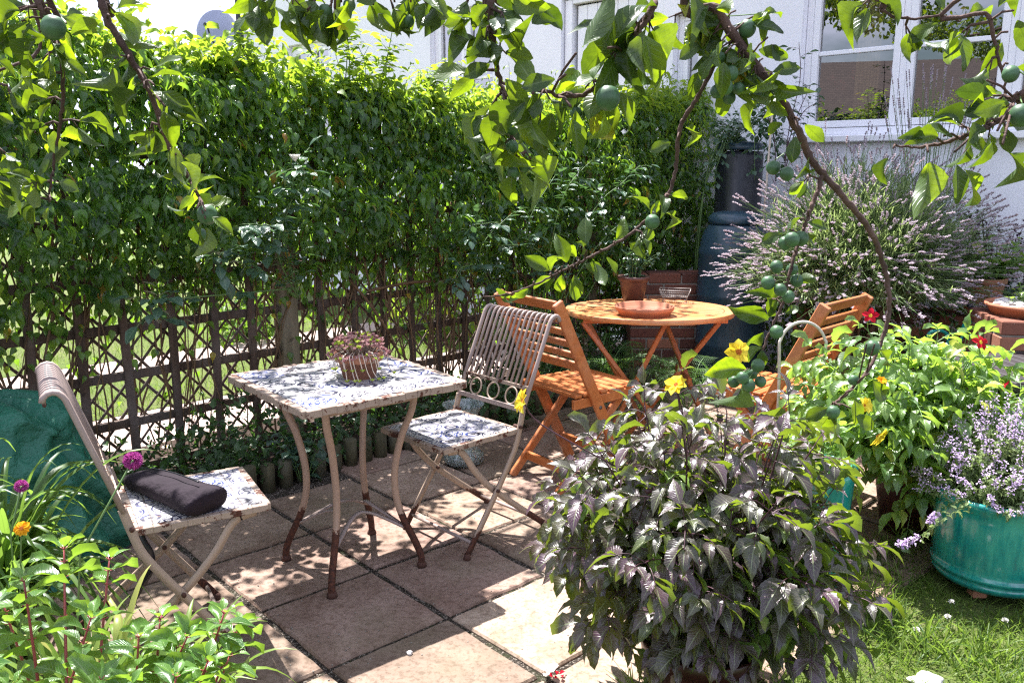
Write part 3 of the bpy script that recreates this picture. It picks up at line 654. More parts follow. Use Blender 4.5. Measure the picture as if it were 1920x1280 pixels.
x, z, off = hedge_pts(9000); m_ = z > htop(x) - .12 - rng.exponential(.24, 9000); x, z, off = x[m_], z[m_], off[m_]; put(fo, x, z, off - .04, tplc2, .035, .065, 0, 'side', rng.random(len(x)) * .9)  # paler leaves down the face stand in for sunlight on the upper hedge
fo.build('shoots_and_sunlit_leaves', M['creeper_top'], HG)
b = MB()
for _ in range(300):
    xx = random.uniform(-3.1, 1.4); zz = random.uniform(0, .3); pts = []
    lean = random.uniform(-.25, .25); off = random.uniform(-.07, .05)
    for t in range(6): pts.append(tuple(np.array(fp(xx + lean * t / 5 + random.uniform(-.02, .02), zz + (1.25 - zz) * t / 5, off + random.uniform(-.02, .02))) - hl))
    b.tube(spline(pts, 3), random.uniform(.0018, .006), 5)
for (u0, v0, u1, v1, r_) in ((655, 525, 730, 625, .008), (690, 545, 850, 527, .009), (730, 625, 760, 700, .006), (560, 470, 500, 560, .005), (1050, 300, 1100, 420, .003)):
    def fpl(u, v):
        d = _ray(u, v); nn = np.array([-1, 1, 0]); C0 = np.array([0, 0, CAM_H]); t = ((np.array([0, K - .12, 0]) - C0) @ nn) / (d @ nn); return C0 + d * t
    p0, p1 = fpl(u0, v0), fpl(u1, v1); b.tube(spline([tuple(p0 - hl), tuple((p0 + p1) / 2 + np.array([0, 0, .02]) - hl), tuple(p1 - hl)], 4), r_, 6)
b.build('stem', M['twig'], HG)

def pix(u, v, y): return Vector(at(u, v, y))
def hp(u, v, off=.38):
    """point on the near face of the hedge behind pixel"""
    d = _ray(u, v); nn = np.array([-1., 1, 0]); C0 = np.array([0, 0, CAM_H]); t = ((np.array([0, K - off * 1.414, 0]) - C0) @ nn) / (d @ nn); return Vector(C0 + d * t)
def rose(label, shoots, nl=9, size=.05, mat='rose_leaf', group=None, fl=None):
    base = Vector(shoots[0][0]); base.z = 0
    t = thing('climbing_rose', label, 'rose', base, 0, group); b = MB(); fo = Fol()
    for s in shoots: wand(b, fo, [Vector(p) - base for p in s], .004, .0015, nl, size, tpr, 5, 1., 5)
    b.build('stem', M['gstem'], t); fo.build('foliage', M[mat], t)
    for p in (fl or []):
        f = Fol(); c = Vector(p) - base
        for k in range(9): f.add(leaf_tpl(3, 1, .8, .6, .3, -.3), [tuple(c)], [(math.cos(k * .7), math.sin(k * .7), .7)], [(0, 0, 1)], .035)
        f.build('flower', M['white_petal'], t)
rose('bluish glossy rose shoots hanging over the hedge above the tiled table', [[hp(560, 560), hp(520, 470, .5), hp(545, 380, .55), hp(550, 330, .6)], [hp(560, 560), hp(480, 500, .55), hp(430, 470, .6), hp(400, 490, .6)], [hp(540, 500), hp(500, 430, .6), hp(455, 420, .65)], [hp(560, 540), hp(330, 560, .45), hp(290, 560, .5), hp(300, 600, .5)], [hp(560, 560), hp(530, 420, .5), hp(570, 340, .6), hp(555, 300, .6)]], 9, .074, fl=[hp(553, 303, .62)])
rose('broad glossy bluish rose mass on the hedge behind the metal chair', [[hp(960, 700), hp(920, 520, .5), hp(870, 500, .6), hp(850, 530, .6)], [hp(1000, 700), hp(1030, 480, .5), hp(1060, 360, .6), hp(1110, 300, .6)], [hp(1010, 700), hp(1100, 420, .5), hp(1170, 340, .6), hp(1200, 310, .6)], [hp(980, 700), hp(960, 450, .5), hp(900, 420, .6), hp(870, 440, .6)], [hp(1000, 700), hp(1080, 520, .5), hp(1150, 430, .6), hp(1190, 420, .6)],
      [hp(970, 700), hp(930, 560, .5), hp(900, 470, .6), hp(960, 400, .6)], [hp(1000, 700), hp(1000, 500, .5), hp(990, 420, .6), hp(1040, 330, .6)], [hp(1000, 700), hp(1060, 560, .5), hp(1010, 470, .6), hp(930, 460, .6)], [hp(1000, 700), hp(1120, 520, .5), hp(1130, 400, .6), hp(1090, 330, .6)]], 11, .066)
def topshoots(label, xs_, mat, seed):
    random.seed(seed); base = Vector(hp(xs_[0][0], 150, .1)); base.z = 0
    t = thing('rose_shoot', label, 'rose shoot', base, 0, 'rose shoots standing above the hedge'); b = MB(); fo = Fol()
    for (u, v, u2, v2) in xs_:
        p = [hp(u, 230, .1), hp((u + u2) / 2 + 5, (200 + v2) / 2, .1), hp(u2, v2, .1)]; wand(b, fo, [q - base for q in p], .004, .0015, 14, .060, tpr, 5, 1., 5)
    b.build('stem', M['gstem'], t); fo.build('foliage', M[mat], t)
topshoots('leafy light green rose shoots spreading above the hedge beside the satellite dish', [(440, 200, 400, 90), (470, 200, 455, 5), (500, 200, 440, 60), (540, 200, 600, 150), (400, 200, 430, 110)], 'creeper_top', 3)
topshoots('tall upright light green rose shoots before the white wall, reaching highest', [(640, 200, 650, 40), (655, 220, 645, 20), (690, 200, 730, 90), (610, 200, 570, 110), (700, 200, 740, 30), (640, 200, 690, 110)], 'creeper_top', 4)
topshoots('small bronze tipped shoot in front of the narrow white window', [(800, 170, 800, 130), (820, 170, 812, 140)], 'creeper_top', 5)
random.seed(11)

# ================================================================== FURNITURE
# ------------------------------------------------------------------ square tiled table
TC = (-.590, 2.95); TR = R(39)
T = thing('bistro_table', 'square metal table with a blue and white tiled top and flaking cream edge', 'table', (*TC, 0), TR)
b = MB(); b.box((0, 0, .7065), (.572, .572, .007)); tt = b.build('tabletop', M['tiles'], T)
b = MB()
hs = .30
for (x0, y0, x1, y1) in ((-hs, -hs, hs, -hs), (hs, -hs, hs, hs), (hs, hs, -hs, hs), (-hs, hs, -hs, -hs)):
    for k in range(12):      # the rim edge is bitten and flaked, so each length differs a little
        p, q = Vector((x0, y0, .697)).lerp(Vector((x1, y1, .697)), k / 12), Vector((x0, y0, .697)).lerp(Vector((x1, y1, .697)), (k + 1) / 12)
        dn = random.uniform(-.003, .002); b.beam(p + Vector((0, 0, dn)), q + Vector((0, 0, dn)), .028 + random.uniform(-.003, .002), .026)
b.build('rim', M['rusty'], tt, .002)
b = MB(); b.box((0, 0, .694), (.54, .54, .01)); b.build('underside', M['rust'], tt)
leg0 = None
prof = [(.250, .69), (.235, .60), (.195, .50), (.168, .38), (.168, .28), (.192, .19), (.235, .10), (.256, .045), (.258, .012)]
for k in range(4):
    a = -R(90) * k + R(45); ca, sa = math.cos(a), math.sin(a)
    b = MB(); pts = spline([(r_ * ca, r_ * sa, z) for r_, z in prof], 5)
    b.tube(pts, 1, prof=[(.010, -.010), (.0125, 0), (.010, .010), (0, .0125), (-.010, .010), (-.0125, 0), (-.010, -.010), (0, -.0125)], up=(-sa, ca, 0))
    lg = b.build('leg', M['cream_leg'], T); f = MB(); e = pts[-1]; f.lathe([(.001, .02), (.012, .02), (.017, .012), (.019, .0), (.001, 0)], 12, (e.x, e.y, .001)); f.build('foot', M['rust'], lg)
b = MB()
for k in range(4):
    a, a2 = R(90) * k + R(45), R(90) * (k + 1) + R(45); r_ = .203; m_ = .10
    P = [(r_ * math.cos(a), r_ * math.sin(a), .15), (m_ * math.cos(a) * .8 + .03 * math.cos(a2), m_ * math.sin(a) * .8 + .03 * math.sin(a2), .215), (m_ * math.cos(a2) * .8 + .03 * math.cos(a), m_ * math.sin(a2) * .8 + .03 * math.sin(a), .215), (r_ * math.cos(a2), r_ * math.sin(a2), .15)]
    b.tube(spline(P, 6), 1, prof=[(-.008, -.004), (.008, -.004), (.008, .004), (-.008, .004)], up=(0, 0, 1))
b.build('stretcher', M['pinkgrey'], T)
b = MB()
for k in range(4):
    a, a2 = R(90) * k + R(45), R(90) * (k + 1) + R(45); r_ = .240; b.beam((r_ * math.cos(a), r_ * math.sin(a), .645), (r_ * math.cos(a2), r_ * math.sin(a2), .645), .010, .022)
b.build('apron', M['cream_leg'], T, .001)

# ------------------------------------------------------------------ folding metal chairs: local x = forward, z up
def metal_chair(label, loc, rz, group, lean=-.19):
    t = thing('metal_chair', label, 'chair', loc, rz, group)
    W = .190
    b = MB(); b.box((.135, 0, .4525), (.345, .345, .007)); s = b.build('seat', M['seat_tiles'], t)
    b = MB(); hs = .183
    cs = [(.135 - hs, -hs), (.135 + hs, -hs), (.135 + hs, hs), (.135 - hs, hs)]
    for k in range(4):
        p, q = Vector((*cs[k], .446)), Vector((*cs[(k + 1) % 4], .446))
        for i in range(8): b.beam(p.lerp(q, i / 8) + Vector((0, 0, random.uniform(-.002, .001))), p.lerp(q, (i + 1) / 8), .020 + random.uniform(-.002, .002), .020)
    b.build('rim', M['rusty'], s, .0015); b = MB(); b.box((.135, 0, .442), (.33, .33, .008)); b.build('underside', M['rust'], s)
    flat = [(-.004, -.0105), (.004, -.0105), (.004, .0105), (-.004, .0105)]
    fl2 = [(-.0035, -.012), (.0035, -.012), (.0035, .012), (-.0035, .012)]
    for sg in (-1, 1):
        y = sg * W
        b = MB(); P = spline([(-.077, y, .52), (-.060, y, .455), (-.035, y, .38), (.020, y, .29), (.085, y, .195), (.215, y, .012)], 6)
        b.tube(P, 1, prof=fl2, up=(1, 0, .3)); b.build('front_leg', M['cream'], t)
        y2 = sg * (W - .016)
        b = MB(); P = spline([(.285, y2, .434), (.235, y2, .425), (.205, y2, .40), (.150, y2, .32), (.045, y2, .215), (-.215, y2, .012)], 6)
        b.tube(P, 1, prof=fl2, up=(1, 0, .3)); b.build('rear_leg', M['cream'], t)
        for (x, z) in ((.062, .232), (-.058, .46)): b = MB(); b.tube([(x, sg * (W - .028), z), (x, sg * (W + .012), z)], .007, 8); b.build('bolt', M['rust'], t)
    b = MB()
    for (x, y) in ((.215, -W), (.215, W), (-.215, -(W - .016)), (-.215, W - .016)): b.lathe([(.001, .022), (.010, .022), (.014, .010), (.014, .0), (.001, 0)], 10, (x, y, 0))
    b.build('foot', M['rust'], t)
    b = MB(); b.tube([(-.175, -W + .02, .045), (-.175, W - .02, .045)], .0065, 8); b.tube([(.185, -W, .055), (.185, W, .055)], .0065, 8); b.build('stretcher', M['pinkgrey'], t)
    # backrest: side stiles and hooked tubes
    n_ = 13
    def bx(z): return -.077 + (z - .52) * lean / .36 * .85
    for sg in (-1, 1):
        b = MB(); P = [(bx(.51), sg * W, .51), (bx(.70), sg * W, .70), (bx(.845), sg * W, .845)]
        for k in range(1, 7):
            a = math.pi * k / 7 * 1.15; P.append((bx(.845) - .026 + .026 * math.cos(a) - .004, sg * W, .845 + .026 * math.sin(a)))
        b.tube(P, .0085, 8); b.build('stile', M['pinkgrey'], t)
    for k in range(1, n_ + 1):
        y = -W + 2 * W * k / (n_ + 1); b = MB(); P = [(bx(.605), y, .605), (bx(.845), y, .845)]
        for q in range(1, 7):
            a = math.pi * q / 7 * 1.15; P.append((bx(.845) - .026 + .026 * math.cos(a) - .004, y, .845 + .026 * math.sin(a)))
        b.tube(P, .0055, 7); b.build('back_bar', M['pinkgrey'], t)
    b = MB(); b.tube([(bx(.84) - .052, -W, .838), (bx(.84) - .052, W, .838)], .005, 6); b.build('top_rail', M['rust'], t)
    b = MB(); b.beam((bx(.602), -W, .602), (bx(.602), W, .602), .010, .014); b.build('middle_rail', M['rusty'], t)
    b = MB(); b.beam((bx(.522), -W, .522), (bx(.522), W, .522), .008, .018); b.build('lower_rail', M['pinkgrey'], t)
    for y in (-.105, 0, .105):
        b = MB(); b.tube([(bx(.562) + .034 * math.sin(a) * -.3, y + .032 * math.cos(a), .562 + .032 * math.sin(a)) for a in np.linspace(0, 2 * math.pi, 25)[:-1]], .0035, 6, closed=True)
        b.build('ring', M['cream'], t)
    return t
CG = 'folding metal chairs at the tiled table'
metal_chair('folding metal chair with empty tiled seat in front of the orange wooden chair', (-.145, 3.265, 0), math.atan2(-.69, -.72), CG)
metal_chair('folding metal chair with the dark bag on its seat, beside the green cover', (-1.10, 2.41, 0), R(30), CG, -.14)
# bag on the chair
BG = thing('bag', 'dark purple fabric bag lying across the tiled chair seat', 'bag', (-1.045, 2.455, .456), R(-38))
b = MB(); pts = []; rs = []
vs = []; nseg, nr = 22, 24
for i in range(nseg + 1):
    t = i / nseg; x = -.24 + .46 * t
    e = min(1, math.sin(min(1, (t + .02) / .3) * math.pi / 2)) * (1 if t < .97 else .93)
    rw, rh = (.056 + .012 * t) * (.25 + .75 * e), (.027 + .011 * t) * (.3 + .7 * e)
    for j in range(nr):
        a = 2 * math.pi * j / nr; cx, sz = math.cos(a), math.sin(a)
        y = rw * np.sign(cx) * abs(cx) ** .7 * (1 + .03 * math.sin(t * 7 + a * 2)); z = rh * np.sign(sz) * abs(sz) ** .8 * (1 + .04 * math.sin(t * 6 + a * 2) + .03 * math.sin(t * 15 + a))
        vs.append((x + .012 * math.sin(a) * (t > .9), y, max(0, z + rh * .98) + .002 * math.sin(t * 19 + a * 2)))
fs = [(i * nr + j, i * nr + (j + 1) % nr, (i + 1) * nr + (j + 1) % nr, (i + 1) * nr + j) for i in range(nseg) for j in range(nr)] + [tuple(range(nr))[::-1], tuple(nseg * nr + j for j in range(nr))]
b.add(vs, fs); o = b.build('case', M['bag'], BG); s_ = o.modifiers.new('s', 'SUBSURF'); s_.levels = s_.render_levels = 1
b = MB(); b.tube(spline([(-.15, .0, .062), (-.05, .008, .076), (.05, .008, .084), (.17, .0, .090)], 6), .0022, 5); b.build('zip', M['blackpl'], BG)
b = MB(); loc = Vector((-1.045, 2.455, .456)); Rm = Matrix.Rotation(R(38), 3, 'Z')
SP = [at(262, 985, 2.27), at(266, 1010, 2.26), at(283, 1040, 2.27), at(282, 1070, 2.28), at(262, 1105, 2.30), at(245, 1135, 2.31)]
b.tube([Rm @ (Vector(p) - loc) for p in spline([tuple(q) for q in SP], 6)], 1, prof=[(-.002, -.010), (.002, -.010), (.002, .010), (-.002, .010)], up=(0, 1, 0)); b.build('strap', M['blackpl'], BG)

# ------------------------------------------------------------------ pot of sedum on the tiled table
SP_ = thing('potted_sedum', 'weathered terracotta pot of trailing pink and lime sedum on the tiled table', 'potted plant', (-.545, 2.965, .7105))
def pot(b, r0, r1, h, rim=.02, th=.008, c=(0, 0, 0), n=32):
    b.lathe([(.001, 0), (r0, 0), (r0 + (r1 - r0) * .85, h * .8 - .004), (r1, h - rim * 1.6), (r1 + .006, h - rim * 1.5), (r1 + .009, h - .003), (r1 + .006, h), (r1 - th + .003, h), (r1 - th, h - rim), (r0 + (r1 - r0) * .7, h * .72), (.001, h * .72)], n, c)
b = MB(); pot(b, .058, .078, .092); b.build('pot', M['old_terracotta'], SP_)
tps = leaf_tpl(2, 1, .8, .5, .5, -.3)
f1, f2 = Fol(), Fol(); b = MB()
for k in range(330):
    a = random.uniform(0, 6.28); r_ = .108 * math.sqrt(random.random()); x, y = r_ * math.cos(a), r_ * math.sin(a); z = .100 + .055 * (1 - (r_ / .12) ** 2) * random.uniform(.2, 1) - (.03 if r_ > .09 else 0)
    if k % 2: b.tube([(x * .5, y * .5, .07), (x * .9, y * .9, z - .01), (x, y, z)], .001, 3)
    F_ = f2 if random.random() < .22 else f1; sz = .011
    for q in range(8): an = q * .785 + random.random(); F_.add(tps, [(x, y, z)], [(math.cos(an), math.sin(an), .6 + .5 * (q % 2))], [(0, 0, 1)], sz * random.uniform(.8, 1.3))
for k in range(16):
    a = random.uniform(0, 6.28) if k > 8 else random.uniform(-2.8, -.6); r_ = .088; P = [(r_ * math.cos(a) * .7, r_ * math.sin(a) * .7, .10), (r_ * 1.15 * math.cos(a), r_ * 1.15 * math.sin(a), .09), (r_ * 1.2 * math.cos(a + .1), r_ * 1.2 * math.sin(a + .1), .04), (r_ * 1.4 * math.cos(a + .2), r_ * 1.4 * math.sin(a + .2), .008)]
    P = P[:random.choice((3, 4, 4))]; b.tube(spline(P, 5), .0016, 4)
    for q in range(10): an = q * .9; f2.add(tps, [P[-1]], [(math.cos(an), math.sin(an), .5)], [(0, 0, 1)], .011)
f1.build('pink_foliage', M['sedum'], SP_); f2.build('lime_foliage', M['sedum_g'], SP_); b.build('trailing_stem', M['palestem'], SP_)

# ------------------------------------------------------------------ round slatted folding table
RT = thing('round_table', 'round slatted orange wooden folding table by the lavender', 'table', (.715, 4.38, 0), 0, None, (R(-1.8), 0, 0))
rad = .435
sl = MB(); A = R(28)      # slats run along a slanted direction
ny = 13; wslat = 2 * (rad - .05) / ny
for k in range(ny):
    y0 = -(rad - .05) + k * wslat + .0025; y1 = y0 + wslat - .005; ri = rad - .052
    xa = math.sqrt(max(0, ri ** 2 - max(abs(y0), abs(y1)) ** 2)) + .0; xa = max(xa, .05)
    poly = [(-math.sqrt(max(0.0001, ri ** 2 - y0 ** 2)), y0), (math.sqrt(max(.0001, ri ** 2 - y0 ** 2)), y0), (math.sqrt(max(.0001, ri ** 2 - y1 ** 2)), y1), (-math.sqrt(max(.0001, ri ** 2 - y1 ** 2)), y1)]
    sl.prism(poly, .700, .720)
rm_ = MB(); rm_.lathe([(rad - .050, .6965), (rad, .6965), (rad + .002, .708), (rad, .7215), (rad - .050, .7215), (rad - .050, .6965)], 72)
rm_.sm = [False] * len(rm_.sm)
o = sl.build('slat', M['table_wood'], RT, .0015); o.name = 'tabletop'; o.rotation_euler = (0, 0, A)
r2 = rm_.build('rim', M['table_wood'], o, .002)
b = MB(); b.box((0, -.2, .686), (.72, .045, .022)); b.box((0, .2, .686), (.72, .045, .022)); b.build('batten', M['orange_wood_x'], RT, .002)
# two crossed leg frames
for (p, q, nm) in (((-.36, -.19, .675), (.15, -.19, .0), 0), ((.05, -.215, .675), (-.27, -.215, .0), 1), ((.33, -.17, .675), (-.12, .02, 0), 1), ((.10, .20, .675), (.36, -.02, .0), 1), ((-.33, .2, .675), (.05, .23, .0), 1)):
    b = MB(); b.beam(p, q, .022, .048, (0, -1, .2)); b.build('leg', M['orange_wood'], RT, .003)
b = MB(); b.beam((-.12, -.2, .30), (-.12, .22, .30), .02, .035); b.beam((.2, -.13, .36), (.2, .22, .36), .02, .035); b.build('crossbar', M['orange_wood'], RT, .003)

# saucer, wire basket and pot on the round table
TZ = .722
def onrt(u, v, dz=0):
    p = ground(u, v, TZ); return (p[0], p[1], TZ - (p[1] - 4.38) * math.tan(R(1.8)) * 1 + dz)
def onrt(u, v, dz=0):
    z = TZ
    for _ in range(4):
        p = ground(u, v, z); z = TZ - (p[1] - 4.38) * math.tan(R(1.8))
    return (p[0], p[1], z + dz)
c = onrt(1208, 590, .001)
SA = thing('plant_saucer', 'orange terracotta saucer of water on the round wooden table', 'saucer', c, 0)
b = MB(); b.lathe([(.001, .004), (.118, .004), (.122, .0), (.126, .0), (.133, .022), (.142, .026), (.147, .045), (.143, .047), (.136, .044), (.126, .012), (.001, .009)], 48); b.build('dish', M['terracotta'], SA)
m, nt = newmat('water'); n = N(nt); n.out((.30, .12, .07), .03, 0, n.bump(n.noise(30, 2, .5, n.obj()), .1, .002), .6, .8, .3); M['water'] = m
b = MB(); b.lathe([(.001, .024), (.128, .024)], 40); b.build('water', M['water'], SA)
c = onrt(1265, 566, .001)
BK = thing('wire_basket', 'small dark rectangular wire basket on thin feet on the round table', 'wire basket', c, R(-12))
b = MB(); n_ = 14
for z, s in ((.032, .8), (.044, .88), (.056, .94), (.068, 1)):
    b.tube([(-.085 * s, -.055 * s, z), (.085 * s, -.055 * s, z), (.085 * s, .055 * s, z), (-.085 * s, .055 * s, z)], .0016 if z < .06 else .0028, 5, closed=True)
for k in range(n_ + 1):
    x = -.085 + .17 * k / n_
    b.tube([(x, -.055, .068), (x * .8, -.044, .03), (x * .8, .044, .03), (x, .055, .068)], .0011, 4)
for k in range(9):
    y = -.055 + .11 * k / 8; b.tube([(-.085, y, .068), (-.068, y * .8, .03), (.068, y * .8, .03), (.085, y, .068)], .0011, 4)
b.build('mesh_tray', M['tin'], BK)
for sx in (-1, 1):
    for sy in (-1, 1):
        b = MB(); b.tube(spline([(sx * .06, sy * .044, .032), (sx * .063, sy * .05, .012), (sx * .066, sy * .052, .002), (sx * .05, sy * .052, .002)], 4), .0018, 5); b.build('foot', M['tin'], BK)
c = onrt(1187, 566, .001)
PP = thing('potted_plant', 'brown plastic pot with a small leafy plant at the back of the round table', 'potted plant', c, 0)
b = MB(); pot(b, .055, .080, .145, .016); b.build('pot', M['brownpot'], PP)
b = MB(); fo = Fol()
for k in range(26):
    a = random.uniform(0, 6.28); L = random.uniform(.07, .17); sp_ = random.uniform(.3, 1.2)
    wand(b, fo, [(.03 * math.cos(a), .03 * math.sin(a), .11), (.05 * math.cos(a) * sp_, .05 * math.sin(a) * sp_, .15 + L * .5), (.13 * math.cos(a) * sp_, .13 * math.sin(a) * sp_, .14 + L)], .002, .001, 7, .034, tpr, 4, 1, 1)
b.build('stem', M['gstem'], PP); fo.build('foliage', M['rose_leaf'], PP)

# ------------------------------------------------------------------ orange wooden folding chairs: local x forward
def wood_chair(label, loc, rz, group):
    t = thing('wooden_chair', label, 'chair', loc, rz, group); W = .21
    for sg in (-1, 1):
        b = MB(); b.beam((-.215, sg * W, .885), (.235, sg * W, .0), .022, .052, (0, 0, 1)); b.build('stile', M['orange_wood'], t, .004)
        b = MB(); b.beam((.23, sg * (W - .045), .425), (-.17, sg * (W - .045), .0), .020, .040, (0, 0, 1)); b.build('rear_leg', M['orange_wood'], t, .003)
        b = MB(); b.beam((-.10, sg * (W - .022), .415), (.30, sg * (W - .022), .425), .020, .045); b.build('seat_rail', M['orange_wood'], t, .003)
    for sg in (-1, 1):
        for (x, z) in ((.035, .39), (.10, .275)):
            b = MB(); b.tube([(x, sg * (W + .009), z), (x, sg * (W + .015), z)], .008, 10); b.build('bolt', M['tin'], t)
    def sx(z): return -.215 + (.885 - z) * .45 / .885
    b = MB()
    for k, z in enumerate((.868, .80, .745, .69, .635, .58)):
        hgt = .040 if 0 < k < 5 else .055; M_ = Matrix.Rotation(R(-27), 3, 'Y'); b.box((sx(z) + .004, 0, z), (.014, 2 * W - .024, hgt * .9), M_)
    b.build('backrest', M['orange_wood'], t, .003)
    b = MB()
    for k in range(8): x = -.075 + k * .052; b.box((x, 0, .4515 if k else .4515), (.040, 2 * W - .022, .014))
    b.build('seat', M['orange_wood'], t, .003)
    for (x, z, w_) in ((.165, .13, W - .012), (-.085, .09, W - .056)):
        b = MB(); b.beam((x, -w_, z), (x, w_, z), .02, .04); b.build('crossbar', M['orange_wood'], t, .003)
    return t
WG = 'orange wooden folding chairs at the round table'
wood_chair('orange wooden folding chair standing behind the metal chair, left of the round table', (.235, 3.84, 0), R(37), WG)
wood_chair('orange wooden folding chair half hidden by green leaves, right of the round table', (1.290, 3.775, 0), R(135), WG)

# ================================================================== BESIDE AND BEHIND THE FURNITURE
# log edging
LE = thing('log_edging', 'low roll of upright half logs edging the bed under the fence', 'log edging', (-.80, 4.0, 0), 0)
for k in range(50):
    x = -1.75 + k * .0635; y = x + 4.77 - .05 * math.sin(x * 2); h_ = random.uniform(.125, .15)
    b = MB(); b.lathe([(.001, 0), (.033, 0), (.034, h_ * .6), (.033, h_ - .006), (.027, h_), (.001, h_ + .001)], 10, (x + .80, y - 4.0, -.01)); b.build('log', M['log_wood'], LE)
# soil bed + undergrowth
b = MB(); b.prism([(-3.2, 1.7), (.95, 5.85), (1.9, 7.6), (-3.2, 2.9)], -.05, .06); tag(b.build('flower_bed', M['soil']), kind='structure')
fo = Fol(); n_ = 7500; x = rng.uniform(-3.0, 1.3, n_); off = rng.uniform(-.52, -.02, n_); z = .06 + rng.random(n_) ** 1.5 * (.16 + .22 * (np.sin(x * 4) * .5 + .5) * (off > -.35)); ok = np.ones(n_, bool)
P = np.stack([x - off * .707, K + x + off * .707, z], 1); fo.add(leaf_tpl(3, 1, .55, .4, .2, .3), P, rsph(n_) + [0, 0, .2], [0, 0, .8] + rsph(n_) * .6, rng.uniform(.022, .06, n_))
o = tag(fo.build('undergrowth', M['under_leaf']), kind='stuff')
# small broad leaved plants in the bed
def clump(name, label, cat, base, n_, h_, rad_, size, mat, tpl=None, stem='gstem', group=None, nl=8, leaflets=1):
    t = thing(name, label, cat, base, 0, group); b = MB(); fo = Fol()
    for k in range(n_):
        a = random.uniform(0, 6.28); r_ = rad_ * math.sqrt(random.random()); hh = h_ * random.uniform(.6, 1.05) * (1 - .35 * (r_ / rad_) ** 2)
        wand(b, fo, [(0.02 * math.cos(a), .02 * math.sin(a), 0), (r_ * .5 * math.cos(a), r_ * .5 * math.sin(a), hh * .6), (r_ * math.cos(a), r_ * math.sin(a), hh)], .003, .0012, nl, size, tpl or tpr, 4, 1., leaflets)
    b.build('stem', M[stem], t); fo.build('foliage', M[mat], t); return t
clump('leafy_plant', 'glossy broad leaved plant in the bed behind the tiled table legs', 'plant', ground(570, 900, .0), 12, .30, .16, .06, 'rose_leaf')
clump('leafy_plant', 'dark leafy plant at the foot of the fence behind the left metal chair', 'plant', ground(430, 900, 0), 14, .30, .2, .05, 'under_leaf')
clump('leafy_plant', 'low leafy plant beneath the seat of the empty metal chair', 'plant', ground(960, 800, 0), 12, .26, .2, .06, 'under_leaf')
# daisies
DG = 'white daisies at the fence foot'
for i, (u, v) in enumerate(((316, 806), (338, 817), (312, 838))):
    p = at(u, v, 4.0); t = thing('daisy', ('white daisy at the fence foot, leftmost and highest of three', 'white daisy at the fence foot, right of the other two', 'white daisy at the fence foot, lowest of three')[i], 'flower', (p[0], p[1], 0), 0, DG)
    b = MB(); b.tube([(0.02, .02, 0.02), (0.01, 0, p[2] * .6), (0, 0, p[2])], .0022, 4); b.build('stem', M['gstem'], t)
    f = Fol(); n2 = 14
    for k in range(n2): a = k * 6.283 / n2; f.add(leaf_tpl(2, 1, .35, .6, .1, .1), [(0, 0, p[2])], [(math.cos(a), math.sin(a) - .2, .25)], [(0, -.4, 1)], .024)
    f.build('petals', M['white_petal'], t); b = MB(); b.sphere((0, -.002, p[2] + .004), .007, 8, (1, 1, .6)); b.build('flower_centre', M['ycentre'], t)
# ferns under the round table
def fern(label, base, n_, L, a0=0., a1=6.28):
    t = thing('fern', label, 'fern', base, 0, 'ferns under the round table'); fo = Fol(); b = MB(); tp = leaf_tpl(2, 1, .30, .3, .05, .2)
    for k in range(n_):
        a = a0 + (a1 - a0) * (k + random.random() * .5) / n_; l_ = L * random.uniform(.75, 1.1); pts = spline([(0, 0, 0), (l_ * .35 * math.cos(a), l_ * .35 * math.sin(a), l_ * .65), (l_ * .75 * math.cos(a), l_ * .75 * math.sin(a), l_ * .72), (l_ * 1.05 * math.cos(a), l_ * 1.05 * math.sin(a), l_ * .40)], 9)
        b.tube(pts, lerp_r(.003, .001, len(pts)), 4)
        for i in range(4, len(pts)):
            tt_ = i / len(pts); w_ = .085 * math.sin(min(1, tt_ * 1.25) * math.pi) ** .7 * L / .5 + .012; tan = (pts[i] - pts[i - 1]).normalized(); s = tan.cross(Vector((0, 0, 1))).normalized()
            for sg in (-1, 1):
                nn = 7; dv = (s * sg + tan * .25).normalized()
                for q in range(nn):
                    p = pts[i] + dv * w_ * q / nn
                    for s2 in (-1, 1): fo.add(tp, [tuple(p)], [tuple(tan * s2 + dv * .5 + Vector((0, 0, -.1)))], [(0, 0, 1)], .018 * (1 - q / nn * .6))
    b.build('stem', M['gstem'], t); fo.build('fronds', M['fern'], t)
fern('green fern with arching fronds under the middle of the round table', ground(1190, 790), 9, .50)
fern('dark fern left of the round table legs, behind the wooden chair', ground(1120, 770), 10, .55)
fern('small fern under the right side of the round table', (1.05, 4.95, 0), 8, .42)
# glass bowl lantern under the metal chair
GB = thing('glass_lantern', 'clear glass lantern standing behind the seat of the empty metal chair', 'lantern', (-.24, 4.05, 0))
b = MB(); b.lathe([(.001, 0), (.085, 0), (.10, .02), (.10, .05), (.075, .075), (.070, .09), (.074, .26), (.10, .30), (.105, .305), (.100, .30), (.070, .258), (.066, .09), (.07, .075), (.092, .05), (.092, .02), (.001, .008)], 32); b.build('glass_body', M['clear'], GB)
b = MB(); b.lathe([(.001, .012), (.03, .012), (.03, .10), (.001, .102)], 16); b.build('candle', M['curtain'], GB)
